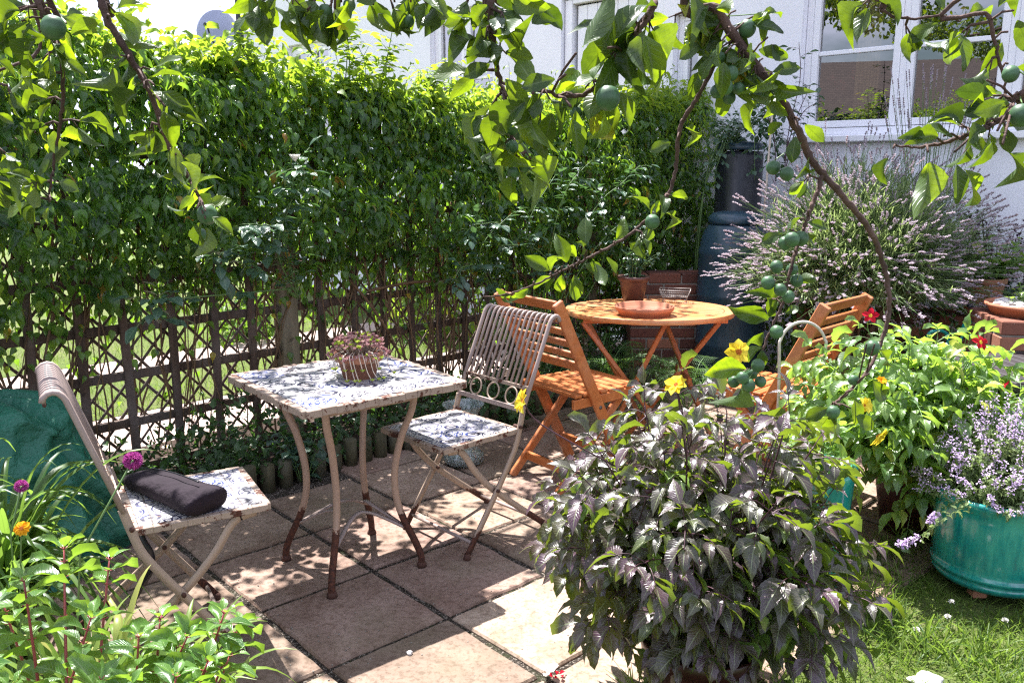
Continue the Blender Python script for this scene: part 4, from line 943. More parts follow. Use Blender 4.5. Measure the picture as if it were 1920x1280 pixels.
# green covered thing
TA = thing('covered_barbecue', 'barbecue under a crumpled dark green tarpaulin cover beside the metal chair', 'covered barbecue', (-1.93, 3.02, 0), R(8))
b = MB(); nr, nz_ = 130, 70; vs = []
H1 = [(0, .47), (.12, .44), (.30, .375), (.47, .305), (.54, .275), (.575, .23), (.60, .13), (.615, .02)]
for i in range(nz_ + 1):
    s = i / nz_ * (len(H1) - 1); k = min(int(s), len(H1) - 2); f_ = s - k; z = H1[k][0] * (1 - f_) + H1[k + 1][0] * f_; r_ = H1[k][1] * (1 - f_) + H1[k + 1][1] * f_
    for j in range(nr):
        a = 2 * math.pi * j / nr; sq = 1 / max(abs(math.cos(a)), abs(math.sin(a))) ** .45
        fold = .034 * math.sin(a * 11 + math.sin(z * 5) * 1.2) * (1 - z / .75) + .010 * math.sin(a * 23 + z * 9) * (1 - z / .8) + .008 * math.sin(a * 5 + z * 31) + .006 * math.sin(a * 13 - z * 47) + .008 * math.sin(z * 26 + a * 3)
        fold += -.028 * abs(float(vnoise(np.array(a * 2.2 + z * 3), np.array(z * 9), 1))) - .016 * abs(float(vnoise(np.array(a * 5 - z * 4), np.array(z * 16), 2))); rr = (r_ * sq * .95 + fold); vs.append((rr * math.cos(a) * 1.02, rr * math.sin(a) * .86, z + (.018 * math.sin(a * 7 + 1) + .014 * math.sin(a * 3 + z * 9)) * (z > .5) + (.05 * math.exp(-((a - 3.9) / .5) ** 2) if z > .54 else 0)))
b.add(vs, [(i * nr + j, i * nr + (j + 1) % nr, (i + 1) * nr + (j + 1) % nr, (i + 1) * nr + j) for i in range(nz_) for j in range(nr)] + [tuple(nz_ * nr + j for j in range(nr))])
o = b.build('cover', M['tarp'], TA); b = MB()
b.tube([(.43 * math.cos(a) * 1.02, .43 * math.sin(a) * .9, .63 + .01 * math.sin(a * 5)) for a in np.linspace(0, 6.28, 60)[:-1]], .004, 5, closed=True) if 0 else b.tube([(.50 * math.cos(a) * 1.0, .42 * math.sin(a), .05) for a in np.linspace(0, 6.28, 60)[:-1]], .005, 5, closed=True)
b.build('drawstring', M['blackpl'], TA)

# ------------------------------------------------------------------ water butts
WB = thing('water_butt', 'dark blue green plastic water butt with domed lid beside the lavender', 'water butt', (1.46, 5.62, 0))
b = MB(); b.lathe([(.001, .0), (.20, 0), (.215, .02), (.222, .28), (.226, .29), (.226, .31), (.222, .32), (.228, .60), (.232, .61), (.232, .63), (.228, .64), (.225, .88), (.229, .89), (.229, .91), (.224, .92), (.205, 1.02), (.175, 1.07), (.160, 1.085), (.001, 1.085)], 48); b.build('barrel', M['butt'], WB)
b = MB(); b.lathe([(.001, 1.086), (.172, 1.086), (.176, 1.10), (.174, 1.125), (.150, 1.15), (.10, 1.162), (.001, 1.166)], 48); b.build('lid', M['butt'], WB)
b = MB(); b.box((-.02, -.228, .80), (.12, .012, .045)); b.tube([(0, -.22, .22), (0, -.27, .22), (0, -.285, .20)], .012, 8); b.build('tap', M['blackpl'], WB, .002)
WC = thing('water_butt', 'taller black water butt behind the domed one, half covered by rose leaves', 'water butt', (1.58, 6.05, 0))
b = MB(); b.lathe([(.001, 0), (.15, 0), (.16, .5), (.165, .51), (.165, .54), (.16, .55), (.16, 1.0), (.165, 1.01), (.165, 1.04), (.16, 1.05), (.158, 1.52), (.150, 1.55), (.001, 1.56)], 40); b.build('barrel', M['blackpl'], WC)
b = MB(); b.lathe([(.001, 1.562), (.158, 1.562), (.163, 1.57), (.158, 1.60), (.13, 1.615), (.001, 1.62)], 32); b.build('lid', M['butt'], WC)
RV = thing('climbing_rose', 'leafy rose sprawling over the tall black water butt beside the hedge end', 'rose', (1.55, 5.95, 0)); b = MB(); fo = Fol()
for k in range(16):
    a = random.uniform(0, 6.28); wand(b, fo, [(-.25, .1, 0), (-.22, .05, 1.3), (.12 * math.cos(a), .12 * math.sin(a), 1.72 + random.uniform(-.1, .1)), (.28 * math.cos(a), .2 * math.sin(a) - .05, random.uniform(1.3, 1.85))], .004, .0015, 14, .05, tpr, 4, 1, 3, None, .5)
b.build('stem', M['gstem'], RV); fo.build('foliage', M['rose_leaf'], RV)

# ------------------------------------------------------------------ bricks
def brickwall(name, label, cat, loc, rz, L, Dp, Hh, z0=0., curve=False):
    t = thing(name, label, cat, loc, rz); b = MBR(); bl, bh, bw, mj = .215, .065, .1025, .010
    c = MB(); c.box((0, 0, z0 + (Hh - z0) / 2 - .008), (L - .014, Dp - .014, Hh - z0 - .02)); c.build('mortar_core', M['mortar'], t)
    z = z0; row = 0
    while z + bh <= Hh + .001:
        for face in range(4):
            LL = L if face % 2 == 0 else Dp; x = -LL / 2 - (bl / 2 if row % 2 else 0)
            while x < LL / 2 - .01:
                x0, x1 = max(x, -LL / 2), min(x + bl, LL / 2)
                if x1 - x0 > .03:
                    b.cur = random.random(); cc = (x0 + x1) / 2; dd_ = (Dp if face % 2 == 0 else L) / 2 - bw / 2 + random.uniform(-.002, .004)
                    P = {0: (cc, -dd_), 1: (dd_, cc), 2: (cc, dd_), 3: (-dd_, cc)}[face]; S = (x1 - x0, bw, bh) if face % 2 == 0 else (bw, x1 - x0 - (2 * bw if 0 else 0), bh)
                    if face % 2:  # side faces are butted between the front and the back ones
                        a0, a1 = max(x0, -LL / 2 + bw + .004), min(x1, LL / 2 - bw - .004)
                        if a1 - a0 < .02: x += bl + mj; continue
                        P = (P[0], (a0 + a1) / 2); S = (bw, a1 - a0, bh)
                    b.box((P[0], P[1], z + bh / 2), S)
                x += bl + mj
        z += bh + mj; row += 1
    b.build('bricks', M['brick'], t, .005); return t
brickwall('brick_pillar', 'square old brick pillar carrying the saucer of pebbles', 'brick pillar', (2.53, 4.10, 0), R(-8), .43, .43, .74)
brickwall('brick_wall', 'low old brick wall behind the round table and under the hedge', 'brick wall', (1.12, 5.85, 0), R(0), .62, .22, .74)
brickwall('brick_wall', 'low old brick wall overgrown with ivy behind the hose', 'brick wall', (2.75, 5.05, 0), R(-20), 2.0, .3, .59)
c = (2.53, 4.10, .741)
PS = thing('pebble_saucer', 'terracotta saucer filled with pale pebbles on top of the brick pillar', 'saucer', c)
b = MB(); b.lathe([(.001, 0), (.175, 0), (.195, .035), (.208, .04), (.208, .055), (.196, .055), (.185, .03), (.001, .028)], 48); b.build('dish', M['terracotta'], PS)
b = MB()
for _ in range(240):
    a = random.uniform(0, 6.28); r_ = .168 * math.sqrt(random.random()); s = random.uniform(.010, .020); b.sphere((r_ * math.cos(a), r_ * math.sin(a), .040 + random.uniform(0, .018)), s, 7, (random.uniform(.8, 1.3), random.uniform(.8, 1.2), .65))
tag(b.build('pebbles', M['stone_white'], PS), kind='stuff')
clump('pebble_plant', 'small trailing plant growing from the pebble saucer on the pillar', 'plant', (2.50, 4.12, .77), 12, .12, .14, .03, 'green_leaf')
p = at(1857, 575, 4.75)
TP = thing('potted_plant', 'terracotta pot of scalloped green leaves on the ivy wall behind the pillar', 'potted plant', (p[0], 4.85, .64))
b = MB(); pot(b, .085, .115, .19, .02); b.build('pot', M['old_terracotta'], TP)
b = MB(); fo = Fol(); tpg = leaf_tpl(6, 1, .95, .5, .2, .2, .1)
for k in range(50):
    a = random.uniform(0, 6.28); L = random.uniform(.1, .38); wand(b, fo, [(.04 * math.cos(a), .04 * math.sin(a), .16), (L * .5 * math.cos(a), L * .5 * math.sin(a), .26), (L * 1.1 * math.cos(a), L * .8 * math.sin(a), .22 + random.uniform(-.02, .22))], .003, .0015, 8, .055, tpg, 4, 1, 1)
b.build('stem', M['gstem'], TP); fo.build('foliage', M['green_leaf'], TP)
# ivy over the low wall and the bed at the house foot
fo = Fol(); n_ = 5200; x = rng.uniform(1.7, 3.9, n_); y = 5.05 - (x - 2.75) * .36 + rng.uniform(-.28, .25, n_); z = rng.random(n_) * .62 + (y > 5.05 - (x - 2.75) * .36) * .12
IV = thing('ivy', 'dark green ivy spilling over the low brick wall behind the hose', 'ivy', (2.75, 5.05, 0))
fo.add(tplc, np.stack([x, y, z], 1) - np.array([2.75, 5.05, 0]), np.array([0, -.5, -.7]) + rsph(n_) * .6, np.array([0, -.6, .7]) + rsph(n_) * .4, rng.uniform(.03, .06, n_), rng.random(n_) * .7); fo.build('foliage', M['creeper'], IV)
# dark spiked salvia beside the wall
SV = thing('salvia', 'salvia with upright dark purple flower spikes against the white wall', 'salvia', (2.82, 4.98, .55))
b = MB(); f1 = Fol(); f2 = Fol()
for k in range(46):
    a = random.uniform(0, 6.28); r_ = random.uniform(.05, .38); hh = random.uniform(.35, .66); P = spline([(0, 0, 0), (r_ * .5 * math.cos(a), r_ * .4 * math.sin(a), hh * .5), (r_ * math.cos(a), r_ * .7 * math.sin(a), hh)], 6)
    b.tube(P, .0018, 4)
    for i, q in enumerate(P):
        for _ in range(5):
            o = rsph(1)[0] + [0, 0, .6]
            (f1 if i > 6 else f2).add(tps if i > 6 else tplc2, [tuple(q)], [o], [(0, 0, 1)], .018 if i > 6 else .04)
b.build('stem', M['pstem'], SV); f1.build('flower_spikes', M['salvia'], SV); f2.build('foliage', M['rose_leaf'], SV)
# hose and its connector
HS = thing('garden_hose', 'teal garden hose with green and orange connectors hanging by the brick pillar', 'garden hose', (2.15, 4.3, 0))
o_ = Vector((2.15, 4.3, 0)); Q = [at(u, v, 4.3) for u, v in ((1806, 628), (1795, 645), (1770, 655), (1745, 645), (1742, 625), (1765, 620), (1778, 632), (1772, 655), (1752, 680), (1760, 720), (1790, 760))]
b = MB(); b.tube([Vector(q) - o_ for q in spline([tuple(q) for q in Q], 6)], .009, 10); b.build('tube', M['hose'], HS)
q0, q1 = Vector(at(1806, 630, 4.3)) - o_, Vector(at(1818, 600, 4.3)) - o_
b = MB(); b.tube([q0, q0.lerp(q1, .3), q0.lerp(q1, .32), q0.lerp(q1, .7), q0.lerp(q1, .72), q1], [.014, .014, .024, .024, .019, .021], 12); b.build('connector', M['hose'], HS)
b = MB(); b.tube([q1, q1 + Vector((.015, 0, .015)), q1 + Vector((.03, 0, .01)), q1 + Vector((.05, .03, 0))], [.017, .02, .02, .014], 12); b.build('tap_adaptor', M['yplastic'], HS)
b = MB(); b.tube([q1 + Vector((.05, .05, -.7)), q1 + Vector((.05, .05, .0)), q1 + Vector((.03, .04, .06)), q1 + Vector((.0, .02, .07))], .012, 8); b.build('standpipe', M['blackpl'], HS)
# dark storage box
SB = thing('storage_box', 'dark storage box with a woven lid at the right edge', 'storage box', (2.30, 3.62, 0), R(8))
b = MB(); b.box((0, 0, .28), (.74, .52, .56)); b.build('body', M['dark_box'], SB, .008)
b = MB(); b.box((0, 0, .577), (.78, .56, .03))
for k in range(13): b.box((-.36 + k * .06, 0, .595), (.05, .54, .006))
b.build('lid', M['dark_box'], SB, .004)
for k in range(9):
    b = MB(); b.box((-.33 + k * .082, -.264, .28), (.072, .008, .52)); b.build('panel', M['dark_box'], SB, .002)
# pale hoop
HO = thing('hoop', 'pale round topped metal hoop standing before the right wooden chair', 'garden hoop', (1.19, 3.42, 0))
o_ = Vector((1.19, 3.42, 0)); P = [(-.085, 0, 0), (-.085, 0, .5)] + [(-.095 * math.cos(a), .01 * math.sin(a), .72 + .095 * math.sin(a) * 1.1) for a in np.linspace(.0, math.pi, 12)] + [(.085, 0, .5), (.085, 0, 0)]
b = MB(); b.tube(spline(P, 3), .0065, 8); b.build('arch', M['hoop'], HO)
b = MB(); b.tube([(-.085, 0, .28), (.085, 0, .28)], .004, 6); b.build('crossbar', M['hoop'], HO)

# ------------------------------------------------------------------ lavender
def tube_multi(b, pts, r): b.tube(pts, r, 3, cap=False)
LV = thing('lavender', 'big sprawling lavender bush with pale lilac spikes against the house wall', 'lavender', (2.02, 5.0, .62))
b = MB(); f1 = Fol(); f2 = Fol(); cen = Vector((0, 0, .0)); tpn = leaf_tpl(2, 1, .10, .4, .1, .1)
for k in range(2500):
    th_ = random.uniform(0, 6.28); el = math.asin(random.uniform(.10, 1)); L = random.uniform(.62, 1.04) * (1.02 - .12 * math.sin(el))
    if math.sin(th_) > .3 and random.random() < .5: continue
    d = Vector((math.cos(th_) * math.cos(el) * .90, math.sin(th_) * math.cos(el) * .85, math.sin(el) * 1.08))
    if d.x < 0: d.x *= .88
    e = d * L + Vector((random.uniform(-.10, .10), random.uniform(-.1, .1), random.uniform(-.08, .08))); mid = d * L * .5 + Vector((random.uniform(-.10, .10), random.uniform(-.08, .08), .10 + random.uniform(-.06, .06))); st = d * .15
    P = spline([st, mid, e + Vector((0, 0, -.02))], 4); b.tube(P, lerp_r(.0022, .0011, len(P)), 3, cap=False)
    tan = (P[-1] - P[-3]).normalized(); sl_ = random.uniform(.035, .075)
    for q in range(random.choice((4, 5, 6))):
        c = P[-1] + tan * (sl_ * q / 5) + Vector(rsph(1)[0]) * .003
        for w_ in range(5): an = w_ * 1.256 + q; f1.add(tps, [tuple(c)], [tuple(Vector((math.cos(an), math.sin(an), .5)) * .8 + tan)], [(0, 0, 1)], random.uniform(.009, .0145))
    for q in range(30):
        t = random.uniform(.2, .88); i = min(int(t * (len(P) - 1)), len(P) - 2); c = P[i]
        f2.add(tpn, [tuple(c + Vector(rsph(1)[0]) * .02)], [tuple(Vector(rsph(1)[0]) * .6 + d)], [(0, 0, 1)], random.uniform(.04, .085))
b.build('stem', M['gstem'], LV); f1.build('flower_spikes', M['lav_flower'], LV); f2.build('foliage', M['lav_leaf'], LV)
b = MB()
for k in range(22):
    a = random.uniform(0, 6.28); b.tube(spline([(0, 0, -.62), (.15 * math.cos(a), .12 * math.sin(a), -.05), (.42 * math.cos(a), .35 * math.sin(a), .12 + random.uniform(0, .15))], 4), random.uniform(.006, .014), 6)
b.build('woody_branch', M['twig'], LV)
LT = thing('lavender', 'taller thin lavender stems with purple spikes in front of the window glass', 'lavender', (2.42, 5.05, .6))
b = MB(); f1 = Fol()
for k in range(60):
    u, v = random.uniform(1660, 1850), random.uniform(120, 240) if k < 40 else random.uniform(150, 260); e = Vector(at(u, v, 5.05 + random.uniform(-.1, .15))) - Vector((2.42, 5.05, .6))
    P = spline([(0, 0, 0), (e.x * .45, e.y * .4, e.z * .5), tuple(e)], 5); b.tube(P, .0014, 3, cap=False); tan = (P[-1] - P[-2]).normalized()
    for q in range(8):
        if q == 2: continue
        for w_ in range(5): an = w_ * 1.256 + q; f1.add(tps, [tuple(P[-1] + tan * .085 * (q / 7 - .6))], [tuple(Vector((math.cos(an), math.sin(an), .5)) * .8 + tan)], [(0, 0, 1)], .012)
b.build('stem', M['gstem'], LT); f1.build('flower_spikes', M['lav_flower'], LT)
# slender rose by the window and dry cane
RW = thing('climbing_rose', 'thin wall rose with small dark leaves left of the big window', 'rose', (1.95, 5.6, 0)); b = MB(); fo = Fol(); o_ = Vector((1.95, 5.6, 0))
for P in (((1470, 330), (1480, 240), (1500, 150), (1498, 80)), ((1470, 330), (1500, 220), (1540, 190)), ((1455, 340), (1450, 250), (1425, 190)), ((1470, 300), (1490, 230), (1520, 160))):
    wand(b, fo, [pix(u, v, 5.6) - o_ for u, v in P], .004, .002, 10, .055, tpr, 5, 1, 3)
b.build('stem', M['pstem'], RW); fo.build('foliage', M['rose_leaf'], RW)
CN = thing('garden_cane', 'thin upright bamboo cane in front of the black water butt', 'cane', (1.62, 5.55, 0)); b = MB(); b.tube([(0, 0, 0), (.0, 0, 1.0), (.02, 0, 1.85)], .007, 7); b.build('cane', M['palestem'], CN)
# pot plants behind the glass
GE = thing('houseplant', 'red flowered geranium standing inside the big window', 'houseplant', (2.26, 6.28, 1.62)); b = MB(); pot(b, .05, .07, .11); b.build('pot', M['terracotta'], GE); b = MB(); fo = Fol()
for k in range(14):
    a = k * .9; wand(b, fo, [(0, 0, .08), (.05 * math.cos(a), .05 * math.sin(a), .2), (.12 * math.cos(a), .08 * math.sin(a), .27)], .003, .002, 5, .06, tpg, 4, 1, 1)
b.build('stem', M['gstem'], GE); fo.build('foliage', M['green_leaf'], GE); f = Fol()
for (x, z) in ((.0, .42), (.06, .39), (.15, .47)):
    for q in range(24): o = rsph(1)[0]; f.add(tps, [tuple(np.array([x, -.02, z]) + o * .02)], [o], [(0, 0, 1)], .02)
f.build('flower', M['red'], GE)

# ------------------------------------------------------------------ dahlias
tpd = leaf_tpl(9, 1, .46, .38, .20, .42, .09, .01, 1.25); tpd2 = leaf_tpl(9, 1, .44, .40, .34, .14, .10, .04, 1.25, .22)
def comp_leaf(b, fo, p, d, L, size, nl=5, droop=.35, rnd=None):
    """pinnate leaf: a stalk from p along d with a terminal leaflet and opposite pairs"""
    P = spline([p, p + d * L * .55 + Vector((0, 0, .02 * L)), p + d * L + Vector((0, 0, -droop * L * .45))], 3); b.tube(P, .0014, 3, cap=False)
    side = d.cross(Vector((0, 0, 1))); side = side.normalized() if side.length > .01 else Vector((1, 0, 0)); e = P[-1]; rn = random.random() if rnd is None else rnd
    for q in range(nl):
        tp = tpd if random.random() < .5 else tpd2; tw = random.uniform(-.35, .35)
        if q == 0: o, dd = e, d + Vector((0, 0, -droop))
        else:
            s = 1 if q % 2 else -1; k = (q + 1) // 2; o = p.lerp(e, 1 - .34 * k + .15); dd = d * .65 + side * s * .85 + Vector((0, 0, -droop * random.uniform(.5, 1.3)))
        fo.add(tp, [tuple(o)], [tuple(dd)], [(random.uniform(-.25, .25) + side.x * tw, random.uniform(-.25, .25) + side.y * tw, 1)], size * (1.1 if q == 0 else .82) * random.uniform(.85, 1.15), [min(1, max(0, rn + random.uniform(-.12, .12)))])
def flower8(parent, c, facing, size, mat, cmat, name='flower', n_=8, cup=.25):
    f = Fol(); z = Vector(facing).normalized(); x = z.orthogonal().normalized(); y = z.cross(x)
    tp = leaf_tpl(4, 1, .62, .6, .25, .25, 0, 0, .8)
    for k in range(n_):
        a = 6.283 * k / n_ + random.uniform(-.08, .08); d = x * math.cos(a) + y * math.sin(a) + z * random.uniform(cup - .15, cup + .15)
        f.add(tp, [tuple(Vector(c))], [tuple(d)], [tuple(z)], size * random.uniform(.92, 1.08))
    o = f.build(name, mat, parent); b = MB(); 
    for k in range(26): a = k * 2.4; r_ = size * .042 * math.sqrt(k); b.sphere(tuple(Vector(c) + x * r_ * math.cos(a) + y * r_ * math.sin(a) + z * size * .08), size * .045, 5)
    b.build('flower_centre', cmat, o); return o
def dahlia(name, label, base, ptop, cen, rad_, nst, mat, smat, size, potargs, potmat, seed, nl=5, low=-.55, flo=()):
    random.seed(seed); t = thing(name, label, 'dahlia', base); b0 = MB(); pot(b0, *potargs); b0.build('pot', M[potmat], t)
    s = MB(); s.lathe([(.001, 0), (potargs[1] - .012, 0)], 24, (0, 0, potargs[2] * .9)); s.build('soil', M['soil'], t)
    b = MB(); fo = Fol(); bud = MB(); cen = Vector(cen)
    for k in range(nst):
        g_ = (k + .5) / nst; zz = 1 - (1 - low) * g_; a = k * 2.39996; rr = math.sqrt(max(0, 1 - zz * zz)); R_ = random.uniform(.78, 1.12) if k % 3 else random.uniform(.45, .75)
        tip = cen + Vector((rr * math.cos(a) * rad_[0], rr * math.sin(a) * rad_[1], zz * rad_[2])) * R_
        st = Vector((random.uniform(-.06, .06), random.uniform(-.06, .06), ptop)); mid = st.lerp(tip, .5) + Vector((0, 0, .10 * (1 - zz)))
        P = spline([st, mid, tip], 8); b.tube(P, lerp_r(.0042, .0018, len(P)), 5); n_ = len(P)
        for q in range(3, n_, 2 if nl > 3 else 2):
            tan = (P[q] - P[q - 1]).normalized(); an = (q // 2) * 1.57 + k
            for s_ in (0, math.pi):
                o = Vector((math.cos(an + s_), math.sin(an + s_), .15)); o = (o - tan * o.dot(tan) * .7).normalized()
                out = (P[q] - cen); out.z *= .4; o = (o + out * .8 / max(rad_)).normalized()
                comp_leaf(b, fo, P[q], o, size * random.uniform(.9, 1.3), size, nl if q > 6 else 3, random.uniform(.2, .6))
        comp_leaf(b, fo, P[-1], ((P[-1] - P[-2]).normalized() + Vector((random.uniform(-.5, .5), random.uniform(-.5, .5), .1))).normalized(), size * .8, size * .8, 3, .2)
        if zz > .1 and k % 3 == 0:
            e = P[-1] + Vector((random.uniform(-.02, .02), random.uniform(-.02, .02), random.uniform(.04, .10))); b.tube([P[-1], e], .0015, 4); bud = MB(); bud.sphere(tuple(e), .009, 8, (1, 1, .85)); bud.build('bud', M[smat], t)
            for q in range(6): fo.add(tps, [tuple(e)], [(math.cos(q), math.sin(q), .5)], [(0, 0, 1)], .016)
    for (c, facing, sz, mt, cm, cup, n_) in flo:
        c = Vector(c) - Vector(base); d0 = Vector(facing).normalized(); fl_ = flower8(t, c, facing, sz, M[mt], M[cm], 'flower', n_, cup); b.tube(spline([tuple(cen + (c - cen) * .5), tuple(c - d0 * .05 + Vector((0, 0, -.05))), tuple(c)], 5), .002, 5)
    b.build('stem', M[smat], t); fo.build('foliage', M[mat], t)
    return t
Y = lambda u, v, y: tuple(at(u, v, y))
dahlia('dark_dahlia', 'large dark leaved dahlia with yellow flowers in a brown pot, front of patio', (.505, 2.06, 0), .24, (.0, .03, .515), (.385, .35, .35), 90, 'dark_leaf', 'pstem', .071, (.12, .155, .23, .025), 'darkpot', 5, 5, -.86,
       [(Y(982, 752, 2.0), (-.9, -.35, .3), .036, 'yellow', 'centre', .5, 8), (Y(1268, 722, 2.12), (-.5, -.5, .7), .034, 'yellow', 'centre', .35, 8)])
dahlia('green_dahlia', 'bushy bright green dahlia with yellow and red flowers behind the catmint pot', (1.64, 3.26, 0), .26, (-.08, -.05, .46), (.46, .37, .375), 84, 'green_leaf', 'gstem', .080, (.13, .17, .27, .025), 'darkpot', 6, 5, -.62,
       [(Y(1385, 660, 2.9), (-.2, -.9, .3), .050, 'yellow', 'centre', .2, 8), (Y(1645, 815, 2.85), (.5, -.6, -.5), .046, 'yellow', 'centre', .6, 8), (Y(1620, 760, 2.9), (.3, -.6, .3), .035, 'yellow', 'centre', .7, 8),
        (Y(1632, 592, 3.3), (-.3, -.8, .4), .034, 'red', 'ycentre', .15, 5), (Y(1838, 642, 3.1), (.2, -.8, .4), .034, 'red', 'ycentre', .2, 5), (Y(1880, 720, 3.0), (.6, -.5, -.3), .03, 'red', 'ycentre', .8, 6), (Y(1652, 715, 2.95), (0, -.5, .8), .022, 'orange', 'centre', .8, 7)])
random.seed(21)
# extra pot behind the dark dahlia
TL = thing('glazed_pot', 'tall turquoise glazed pot mostly hidden behind the dark dahlia', 'glazed pot', (1.06, 2.80, 0))
b = MB(); b.lathe([(.001, .0), (.09, 0), (.095, .02), (.118, .39), (.125, .41), (.125, .44), (.112, .44), (.108, .40), (.001, .38)], 40); b.build('body', M['teal'], TL)
clump('leafy_plant', 'low green plant growing in the tall turquoise pot behind the dark dahlia', 'plant', (1.06, 2.80, .40), 18, .20, .20, .06, 'green_leaf')
# teal pot with catmint
CP = thing('catmint_pot', 'wide turquoise glazed pot of mauve catmint at the right on the lawn', 'potted plant', (1.70, 2.80, 0))
b = MB(); b.lathe([(.001, .028), (.165, .028), (.185, .035), (.196, .05), (.197, .058), (.190, .064), (.196, .070), (.204, .078), (.203, .086), (.197, .093), (.200, .11), (.207, .20), (.208, .28), (.206, .315), (.214, .328), (.214, .345), (.206, .352), (.195, .347), (.190, .30), (.001, .29)], 64); b.build('pot', M['teal'], CP)
for a in (0.6, 2.2, 3.9, 5.4):
    b = MB(); b.box((.14 * math.cos(a), .14 * math.sin(a), .013), (.05, .05, .026)); b.build('foot', M['old_terracotta'], CP, .005)
b = MB(); f1 = Fol(); f2 = Fol()
for k in range(330):
    a = random.uniform(0, 6.28); r_ = .30 * math.sqrt(random.random()); zt = .33 + .36 * (1 - (r_ / .31) ** 1.8) * random.uniform(.55, 1.05) + random.uniform(-.02, .02); r0 = min(r_ * .5, .16)
    P = spline([(r0 * math.cos(a), r0 * math.sin(a), .29), ((r0 + r_) / 2 * math.cos(a), (r0 + r_) / 2 * math.sin(a), .29 + (zt - .29) * .65), (r_ * math.cos(a), r_ * math.sin(a), zt)], 6)
    b.tube(P, .0013, 3, cap=False); fl_ = 1
    for i, q in enumerate(P):
        t = i / (len(P) - 1)
        if t < .66:
            for _ in range(8): f2.add(tplc2, [tuple(q + Vector(rsph(1)[0]) * .008)], [rsph(1)[0] + [0, 0, .3]], [(0, 0, 1)], random.uniform(.014, .026))
        else:
            for _ in range(4): f1.add(tps, [tuple(q + Vector(rsph(1)[0]) * .009)], [rsph(1)[0]], [(0, 0, 1)], random.uniform(.0055, .0095))
for (P) in (((-.17, -.12, .34), (-.27, -.18, .33), (-.36, -.16, .24), (-.40, -.13, .20)), ((.0, -.20, .34), (.02, -.25, .33), (.03, -.255, .27), (.04, -.25, .22)), ((-.18, -.05, .33), (-.26, -.10, .31), (-.30, -.12, .28))):
    S = spline(P, 6); b.tube(S, .0013, 3)
    for i, q in enumerate(S):
        for _ in range(12 if i > len(S) * .6 else 3): (f1 if i > len(S) * .6 else f2).add(tps if i > len(S) * .6 else tplc2, [tuple(q + Vector(rsph(1)[0]) * .010)], [rsph(1)[0]], [(0, 0, 1)], random.uniform(.008, .013) if i > len(S) * .6 else .02)
b.build('stem', M['gstem'], CP); f2.build('foliage', M['catmint_leaf'], CP); f1.build('flower_spikes', M['catmint'], CP)

# ------------------------------------------------------------------ grass on the lawn
n_ = 42000; u = rng.random(n_); x = rng.uniform(.15, 2.6, n_); y = rng.uniform(1.55, 4.2, n_)
dE = (x - P0[0]) * .632 - (y - P0[1]) * .775; ok = (dE > -.02 + rng.random(n_) * .06) & (np.hypot(x - 1.70, y - 2.8) > .20) & (np.hypot(x - .5, y - 2.07) > .13); x, y, dE = x[ok], y[ok], dE[ok]; k = len(x)
pat = np.sin(x * 7 + 1) * np.sin(y * 6) * .5 + .5
fo = Fol(); tpb = leaf_tpl(3, 1, .075, .25, .3, .35); P = np.stack([x, y, np.full(k, -.016)], 1)
fo.add(tpb, P, np.array([0, 0, .75]) + rsph(k) * .75 * np.array([1, 1, .2]), rsph(k) + [0, 0, .3], rng.uniform(.024, .060, k) * (1 + 1.3 * np.clip(vnoise(x * 5, y * 5, 1) + .3, 0, 1) * (rng.random(k) < .45)), np.clip(rng.random(k) ** .8 * .92 + .25 * (pat - .5), 0, 1))
tag(fo.build('grass', M['grass']), kind='stuff')
fo = Fol(); k = 500; x = rng.uniform(.3, 1.7, k); y = P0[1] + (x - P0[0]) * .815 - rng.uniform(-.02, .09, k)
fo.add(leaf_tpl(4, 1, .05, .25, .3, .5), np.stack([x, y, np.full(k, -.016)], 1), np.array([-.2, .1, .8]) + rsph(k) * .5, rsph(k) + [0, 0, .3], rng.uniform(.05, .13, k), rng.random(k) * .7)
tag(fo.build('long_grass', M['grass']), kind='stuff')
fo = Fol(); k = 16000; tt_ = rng.uniform(-5.5, 2.5, k); kk = rng.uniform(7.25, 11.5, k); kk = np.where((kk > 8.75) & (kk < 9.5), kk - 1.5, kk)
fo.add(tpb, np.stack([tt_, tt_ + kk, np.full(k, -.018)], 1), np.array([0, 0, .8]) + rsph(k) * .5, rsph(k), rng.uniform(.04, .08, k)); tag(fo.build('far_grass', M['grass']), kind='stuff')
CGp = 'white clover heads in the lawn'
for i, (u, v, l_) in enumerate(((1716, 1182, 'single white clover head in the open middle of the lawn'), (1782, 1130, 'white clover head nearest the base of the catmint pot'), (1775, 1158, 'white clover head just below the one at the catmint pot'), (1882, 1165, 'white clover head at the right edge of the lawn'), (1362, 1262, 'white clover head in the grass beside the brown dahlia pot'))):
    p = ground(u, v, .03); t = thing('clover_flower', l_, 'clover flower', (p[0], p[1], -.015), 0, CGp); b = MB(); b.tube([(0, 0, 0), (.003, 0, .045)], .001, 4); b.build('stem', M['gstem'], t)
    f = Fol(); 
    for q in range(40): o = rsph(1)[0]; o[2] = abs(o[2]) * 1.1 - .2; f.add(tps, [(.003, 0, .047)], [o], [(0, 0, 1)], .011)
    f.build('flower_head', M['white_petal'], t)
def rock(name, label, loc, s, mat='stone_white', kind=None):
    b = MB(); b.sphere((0, 0, 0), 1, 16); o = b.build(name, M[mat], None, 0, loc)
    for v_ in o.data.vertices:
        c = v_.co; f_ = 1 + .16 * math.sin(c.x * 4 + 1) + .13 * math.sin(c.y * 5 + c.z * 3); v_.co = (c.x * s[0] * f_, c.y * s[1] * f_, c.z * s[2] * f_)
    return tag(o, label, 'stone')
p = ground(1738, 1276, 0); rock('stone', 'pale flat stone lying in the grass at the bottom edge', (p[0], p[1], .0), (.055, .04, .02))
